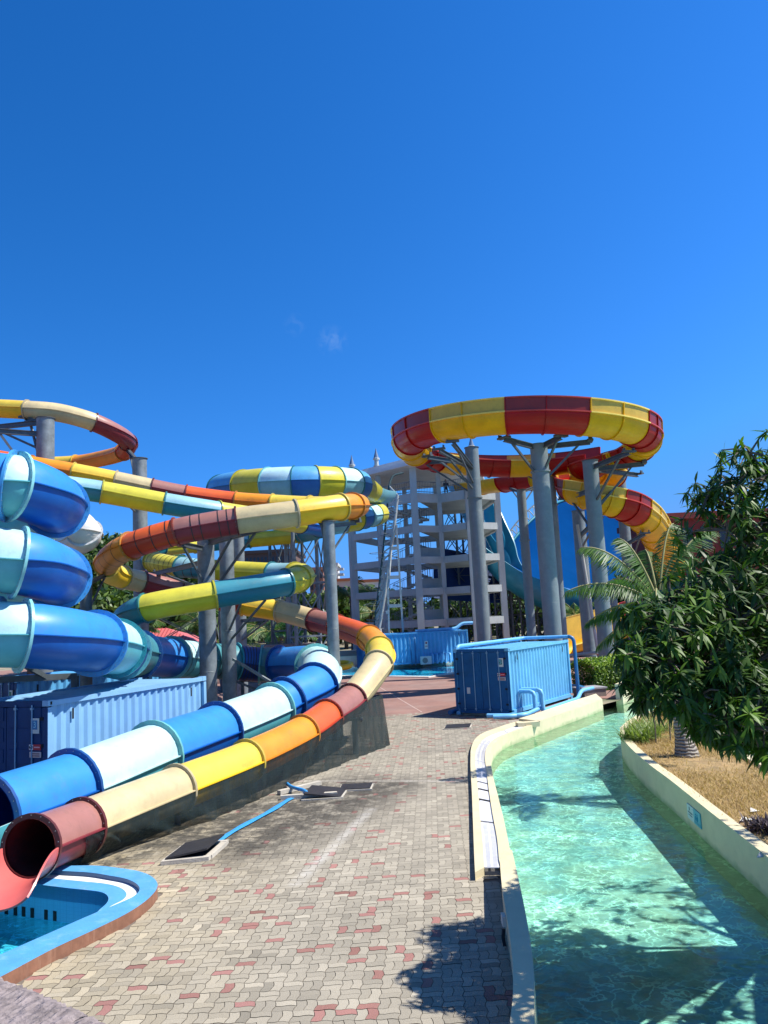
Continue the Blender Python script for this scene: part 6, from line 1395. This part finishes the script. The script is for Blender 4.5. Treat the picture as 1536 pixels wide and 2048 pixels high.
tc = nt.nodes.new('ShaderNodeTexCoord'); wv = nt.nodes.new('ShaderNodeTexWave'); wv.bands_direction = 'Z'; wv.inputs['Scale'].default_value = 3.9; wv.inputs['Distortion'].default_value = 4.5; wv.inputs['Detail'].default_value = 3; wv.inputs['Detail Scale'].default_value = 1.5
nt.links.new(tc.outputs['Object'], wv.inputs[0]); rp_ = nt.nodes.new('ShaderNodeValToRGB'); rp_.color_ramp.elements[0].color = (.05, .042, .034, 1); rp_.color_ramp.elements[1].color = (.33, .30, .255, 1); rp_.color_ramp.elements[1].position = .35
nt.links.new(wv.outputs['Fac'], rp_.inputs[0]); nt.links.new(rp_.outputs[0], b_.inputs['Base Color']); bpn = nt.nodes.new('ShaderNodeBump'); bpn.inputs['Strength'].default_value = .8; bpn.inputs['Distance'].default_value = .03; nt.links.new(wv.outputs['Fac'], bpn.inputs['Height']); nt.links.new(bpn.outputs[0], b_.inputs['Normal'])
mb = MB(); TPp = catmull([pb+Vector((0, 0, -.1)), pb+Vector((-.06, 0, .45)), pb+Vector((-.16, 0, 1.1)), pb.lerp(crown, .6)+Vector((-.05, 0, 0)), crown], 6)
rr_ = [.34-.25*min(1, i/13)**.8+.008*math.sin(i*3) for i in range(len(TPp))]; mb.tube(TPp, [max(.1, r_) for r_ in rr_], 16); mb.build('trunk', trunkm, pr_, smooth=True)
rs = np.random.default_rng(5)
specs = [(rad(180), rad(58), 3.5), (rad(150), rad(74), 3.2), (rad(40), rad(74), 3.8), (rad(15), rad(62), 3.9), (rad(188), rad(34), 2.9), (rad(178), rad(12), 1.9), (rad(215), rad(-5), 1.7), (rad(250), rad(30), 2.2), (rad(110), rad(40), 2.8), (rad(0), rad(28), 2.8), (rad(330), rad(10), 2.4), (rad(160), rad(-20), 1.7), (rad(90), rad(75), 2.6), (rad(20), rad(70), 2.7)]
fronds(crown, specs, 'p', pr_, rs=rs, ll=.62, wl=.032)

def palm(label, u, v, d, h_px, size, seed, group='palms behind the slides'):
    c = at(u, v, d); t = thing('palm_tree', label, 'palm', (c.x, c.y, 0), group); r_ = np.random.default_rng(seed); m_ = MB(); m_.tube([(c.x, c.y, 0), (c.x+.1, c.y, c.z*.5), c], [.16, .13, .10], 10); m_.build('trunk', bark, t, smooth=True)
    sp_ = [(r_.uniform(0, 6.28), r_.uniform(.0, 1.15), size*r_.uniform(.8, 1.1)) for _ in range(15)]; fronds(c, sp_, 'p', t, rs=r_, ll=size*.24, wl=.07, nl=34); return t
palm('bushy palm behind the middle posts with arching light green fronds', 540, 1265, 60, 0, 3.6, 21)
palm('palm left of the bushy one, lower and darker behind the posts', 490, 1285, 64, 0, 3.2, 22)
palm('palm with a pale upright frond between the slender post and the white tower', 700, 1195, 84, 0, 4.6, 23)
palm('palm crown seen through the left bay of the white tower', 745, 1225, 92, 0, 4.2, 24)
palm('palm behind the lime and teal bend at left, half hidden', 250, 1245, 52, 0, 3.0, 25)
palm('spindly palm between the right posts above the yellow trough', 1150, 1232, 78, 0, 3.4, 26)
palm('palm behind the striped tube, right of the hut', 400, 1250, 70, 0, 3.8, 27)

# ---- broadleaf trees
tree_a = leafmat('tree_leaf', (.014, .045, .010), (.07, .13, .02), .2, .5); tree_b = leafmat('tree_leaf_light', (.03, .07, .015), (.12, .19, .03), .2, .5)
def leafcloud(C, r_, n, size, rs):
    q = unit(rs.normal(size=(n, 3))); rad_ = rs.uniform(.55, 1.03, (n, 1)); P = C+q*rad_*r_; D = unit(rs.normal(size=(n, 3))+np.array([0, 0, -.4])); Nn = unit(q+rs.normal(size=(n, 3))*.6); Nn = unit(Nn-(Nn*D).sum(1, keepdims=True)*D)
    return P, D, Nn
def tree(label, x, y, H, Rc, seed, mtl, n=2600, leaf=.42, group='trees beyond the slides', trunk_h=.35):
    t = thing('tree', label, 'tree', (x, y, 0), group); rs = np.random.default_rng(seed); m_ = MB(); m_.tube([(x, y, -.05), (x+.1, y, H*.3), (x, y, H*.62)], [.28, .2, .12], 9)
    Ps, Ds, Ns = [], [], []; nb = 15
    for k in range(nb):
        a = rs.uniform(0, 6.28); rr = Rc*rs.uniform(0, .72); zz = H*(trunk_h+.12+(.80-trunk_h)*rs.uniform()); s_ = Rc*rs.uniform(.28, .5)*(1.15-.4*zz/H); c = np.array([x+rr*math.cos(a), y+rr*math.sin(a), zz])
        m_.tube([(x, y, H*.3), Vector((x, y, H*.3)).lerp(Vector(c), .5)+Vector((0, 0, .3)), Vector(c)], [.09, .06, .02], 5)
        P, D, Nn = leafcloud(c, np.array([s_, s_, s_*.8]), n//nb, leaf, rs); Ps.append(P); Ds.append(D); Ns.append(Nn)
    m_.build('trunk', bark, t, smooth=True); P = np.concatenate(Ps); D = np.concatenate(Ds); Nn = np.concatenate(Ns)
    V, F_, s2 = quads_leaves(P, D, Nn, leaf*rs.uniform(.6, 1.2, len(P)), leaf*.55*rs.uniform(.7, 1.2, len(P)), .2, 2); leaf_mesh('crown', V, F_, tone_for(len(P), 2, rs), mtl, t); return t
def tp(u, d): return at(u, 1230, d).x
def th(u, v, d): return at(u, v, d).z
TR = [(230, 84, 1068, 5.6, tree_a, 'tall dark tree on the left skyline above the lime bend'), (190, 80, 1085, 5.0, tree_a, 'dark tree just left of the tallest on the left skyline'), (290, 92, 1078, 5.0, tree_a, 'dark tree behind the left post, right of the skyline\'s tallest'),
 (345, 96, 1105, 4.8, tree_a, 'dark tree behind the striped lime bend'), (150, 76, 1110, 4.8, tree_a, 'dark tree seen between the blue coils and the white bend'), (265, 66, 1165, 3.8, tree_b, 'lighter green tree lower down behind the left post'), (205, 62, 1190, 3.6, tree_b, 'lighter leafy tree below the white bend at left'),
 (395, 84, 1190, 4.6, tree_a, 'dark tree behind the leftmost post of the middle cluster'), (455, 88, 1195, 4.4, tree_b, 'mid green tree behind the middle post cluster'), (690, 105, 1172, 5.0, tree_b, 'light green tree right of the slender post'), (735, 108, 1180, 5.0, tree_a, 'dark tree behind the tower\'s left bay'),
 (625, 102, 1188, 4.6, tree_b, 'green tree behind the lattice tower'), (560, 100, 1200, 4.6, tree_a, 'dark tree left of the lattice tower'), (800, 112, 1190, 5.2, tree_a, 'dark tree behind the middle of the white tower'), (1130, 104, 1205, 4.6, tree_b, 'yellowish green tree between the right posts'),
 (1075, 110, 1196, 5.0, tree_a, 'dark tree behind the scaffold of the blue wave'), (1190, 98, 1190, 5.0, tree_a, 'dark tree behind the post nearest the hedge'), (1000, 112, 1200, 5.2, tree_a, 'dark tree right of the white tower'), (930, 112, 1200, 5.2, tree_a, 'dark tree filling the tower\'s right bays'), (1250, 92, 1165, 5.0, tree_a, 'dark tree behind the palm fronds'), (1320, 88, 1150, 5.2, tree_a, 'dark tree right of the palm fronds'),
 (60, 72, 1180, 5, tree_a, 'dark tree behind the blue coils at the left edge'), (-30, 70, 1180, 5, tree_a, 'dark tree at the very left edge behind the coils')]
for i, (u, d, v, rc_, mm, lb_) in enumerate(TR): tree(lb_, tp(u, d), d, th(u, v, d), rc_, 40+i, mm, n=4200 if d < 100 else 3600, leaf=.62)
# far woodland that reads as one mass
rs = np.random.default_rng(3); Ps, Ds, Ns = [], [], []
for k in range(230):
    x = -150+300*rs.uniform(); y = 118+14*rs.uniform(); z = rs.uniform(.5, 6.2); s_ = rs.uniform(2.0, 3.8); P, D, Nn = leafcloud(np.array([x, y, z]), np.array([s_, s_, s_*.8]), 90, .9, rs); Ps.append(P); Ds.append(D); Ns.append(Nn)
P = np.concatenate(Ps); D = np.concatenate(Ds); Nn = np.concatenate(Ns); V, F_, s2 = quads_leaves(P, D, Nn, 1.3*rs.uniform(.6, 1.2, len(P)), .8*rs.uniform(.7, 1.2, len(P)), .2, 2)
o = leaf_mesh('woodland', V, F_, tone_for(len(P), 2, rs), tree_a, origin=(0, 125, 0)); o['kind'] = 'stuff'; o['label'] = 'dark green woodland closing the view behind the park'; o['category'] = 'woodland'

for i, (u, v, lb_, sx) in enumerate(((1492, 1640, 'white paper scrap lying on the dry grass, left of the dark shrub', .12), (1508, 1622, 'smaller pale scrap on the grass behind the other one', .08), (1530, 1712, 'white scrap on the soil against the island wall at the right edge', .14))):
    p = G(u, v, .33); mb = MB(); mb.add([p+Vector((-sx, -.04, 0)), p+Vector((sx*.8, -.07, .02)), p+Vector((sx, .06, 0)), p+Vector((-.2*sx, .09, .04))], [(0, 1, 2, 3)]); mb.add([p+Vector((-sx, -.04, -.006)), p+Vector((sx*.8, -.07, .014)), p+Vector((sx, .06, -.006)), p+Vector((-.2*sx, .09, .034))], [(3, 2, 1, 0)])
    tag(mb.build('paper_scrap', mat('scrap_white', (.7, .7, .66), .8), origin=p), lb_, 'litter')
# ---- hedge, yellow shrubs, grass plants, dry grass
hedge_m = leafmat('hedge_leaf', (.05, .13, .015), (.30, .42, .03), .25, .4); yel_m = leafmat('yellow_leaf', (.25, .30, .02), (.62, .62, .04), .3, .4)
def hedge(label, A, B, h, w, n, mt_, seed, z0=0, name='hedge', cat='hedge'):
    A, B = Vector(A), Vector(B); rs = np.random.default_rng(seed); t = (B-A).normalized(); s_ = Vector((-t.y, t.x, 0)); root = thing(name, label, cat, ((A.x+B.x)/2, (A.y+B.y)/2, z0)); L_ = (B-A).length
    f = rs.uniform(0, 1, n); a = rs.uniform(-.5, .5, n); c = rs.uniform(0, 1, n); face = rs.integers(0, 3, n); a = np.where(face == 0, np.sign(a)*.5*rs.uniform(.85, 1.02, n), a); c = np.where(face == 1, rs.uniform(.88, 1.03, n), c)
    P = np.array(A)+np.outer(f*L_, np.array(t))+np.outer(a*w, np.array(s_)); P[:, 2] = z0+.05+c*h*(1-.18*np.abs(a*2)**3); q = np.stack([a*2*s_.x, a*2*s_.y, c+.2], 1)+rs.normal(size=(n, 3))*.5; Nn = unit(q); D = unit(rs.normal(size=(n, 3))+q*.5); Nn = unit(Nn-(Nn*D).sum(1, keepdims=True)*D)
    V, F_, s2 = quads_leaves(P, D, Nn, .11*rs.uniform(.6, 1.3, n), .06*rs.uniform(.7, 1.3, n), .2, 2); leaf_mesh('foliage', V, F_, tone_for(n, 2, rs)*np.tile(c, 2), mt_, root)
    m_ = MB()
    for i in range(int(L_/.25)): p = A.lerp(B, (i+.5)/int(L_/.25)); m_.tube([(p.x, p.y, z0-.02), (p.x+rs.uniform(-.1, .1), p.y, z0+h*.5), (p.x+rs.uniform(-.2, .2), p.y+rs.uniform(-.2, .2), z0+h*.85)], [.02, .014, .006], 5)
    m_.build('stem', bark, root); return root
a, b = G(1175, 1378), G(1245, 1360); d_ = Vector((2.6, 3.4, 0))
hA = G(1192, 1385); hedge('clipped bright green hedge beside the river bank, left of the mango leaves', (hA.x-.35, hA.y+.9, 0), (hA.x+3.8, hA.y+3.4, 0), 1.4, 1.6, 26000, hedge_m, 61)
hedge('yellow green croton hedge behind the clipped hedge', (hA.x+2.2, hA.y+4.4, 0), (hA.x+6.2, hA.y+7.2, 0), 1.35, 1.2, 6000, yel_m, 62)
yb_ = G(1340, 1432, .3); hedge('bright yellow leaved shrub behind the palm trunk', (yb_.x-.7, yb_.y, .3), (yb_.x+.4, yb_.y+.3, .3), .75, .6, 900, yel_m, 63, .3, 'shrub', 'shrub')
blade_m = leafmat('blade_grass', (.07, .13, .03), (.30, .38, .10), .3, .5)
def clump(label, c, n, ln, seed, mt_=blade_m, wd=.022, group='strap leaved plants on the island'):
    rs = np.random.default_rng(seed); c = Vector(c); P = np.array(c)+np.stack([rs.normal(size=n)*.14, rs.normal(size=n)*.14, np.zeros(n)], 1); az = rs.uniform(0, 6.28, n); e = rs.uniform(.45, 1.45, n); D = np.stack([np.cos(az)*np.cos(e), np.sin(az)*np.cos(e), np.sin(e)], 1)
    up = np.array([0, 0, 1.0]); Nn = unit(up-(D*up).sum(1, keepdims=True)*D); V, F_, s2 = quads_leaves(P, D, Nn, ln*rs.uniform(.6, 1.2, n), np.full(n, wd), .45, 3)
    o = leaf_mesh('strap_plant', V, F_, tone_for(n, 3, rs), mt_, origin=c); tag(o, label, 'plant', group)
cl = [((1262, 1476), 'leafy strap plant at the blunt tip of the island wall', 170, .62), ((1283, 1478), 'strap plant second from the island tip', 190, .68), ((1304, 1470), 'strap plant third from the island tip, beside a thin stake', 180, .66), ((1282, 1455), 'strap plant behind the first ones at the island tip', 150, .6), ((1325, 1458), 'strap plant left of the palm trunk', 120, .55), ((1418, 1478), 'small strap plant right of the palm trunk', 90, .5)]
for i, ((u, v), lb_, n_, ln) in enumerate(cl): clump(lb_, G(u, v+6, .3), n_, ln, 70+i)
clump('dark purplish shrub on the grass at the right edge', G(1533, 1660, .3), 420, .24, 91, leafmat('dark_shrub', (.03, .015, .03), (.10, .07, .09), .2, .6), .03, None)
for i, (u, v, lb_) in enumerate(((1312, 1488, 'thin bare stake standing in the dry grass'), (1341, 1484, 'second thin stake, nearer the palm trunk'))):
    p = G(u, v, .3); mb = MB(); mb.tube([p-Z*.05, p+Vector((.02, 0, .5)), p+Vector((-.02, .02, 1.0))], [.02, .017, .012], 6); tag(mb.build('stake', bark, origin=p), lb_, 'stake', 'stakes in the grass')
dry_m = leafmat('dry_grass', (.30, .19, .07), (.55, .40, .18), .2, .8)
rs = np.random.default_rng(9); n = 60000; pts = []
ip = [(p.x, p.y) for p in inner_isl]; 
xs = rs.uniform(1.5, 12, 400000); ys = 3+27*rs.uniform(0, 1, 400000)**1.1
# fast point in polygon
cin = np.zeros(len(xs), bool); j = len(ip)-1
for i in range(len(ip)):
    xi, yi = ip[i]; xj, yj = ip[j]; cond = ((yi > ys) != (yj > ys)); 
    with np.errstate(divide='ignore', invalid='ignore'): xx = (xj-xi)*(ys-yi)/(yj-yi)+xi
    cin ^= cond & (xs < xx); j = i
ok = cin & (ys > 8.0); xs, ys = xs[ok][:90000], ys[ok][:90000]
dens = np.sin(xs*1.7+ys*.6)+np.sin(xs*.6-ys*1.3)+rs.normal(size=len(xs))*.9; k = dens > -.6; xs, ys = xs[k], ys[k]; n = len(xs)
az = rs.uniform(0, 6.28, n); e = rs.uniform(.15, 1.3, n); D = np.stack([np.cos(az)*np.cos(e), np.sin(az)*np.cos(e), np.sin(e)], 1); up = np.array([0, 0, 1.0]); Nn = unit(up-(D*up).sum(1, keepdims=True)*D)
V, F_, s2 = quads_leaves(np.stack([xs, ys, np.full(n, .295)], 1), D, Nn, .13*rs.uniform(.5, 1.4, n), np.full(n, .012), .3, 2)
o = leaf_mesh('dry_grass', V, F_, tone_for(n, 2, rs), dry_m, origin=(7, 18, .3)); o['kind'] = 'stuff'; o['label'] = 'straw coloured dry grass covering the island'; o['category'] = 'grass'
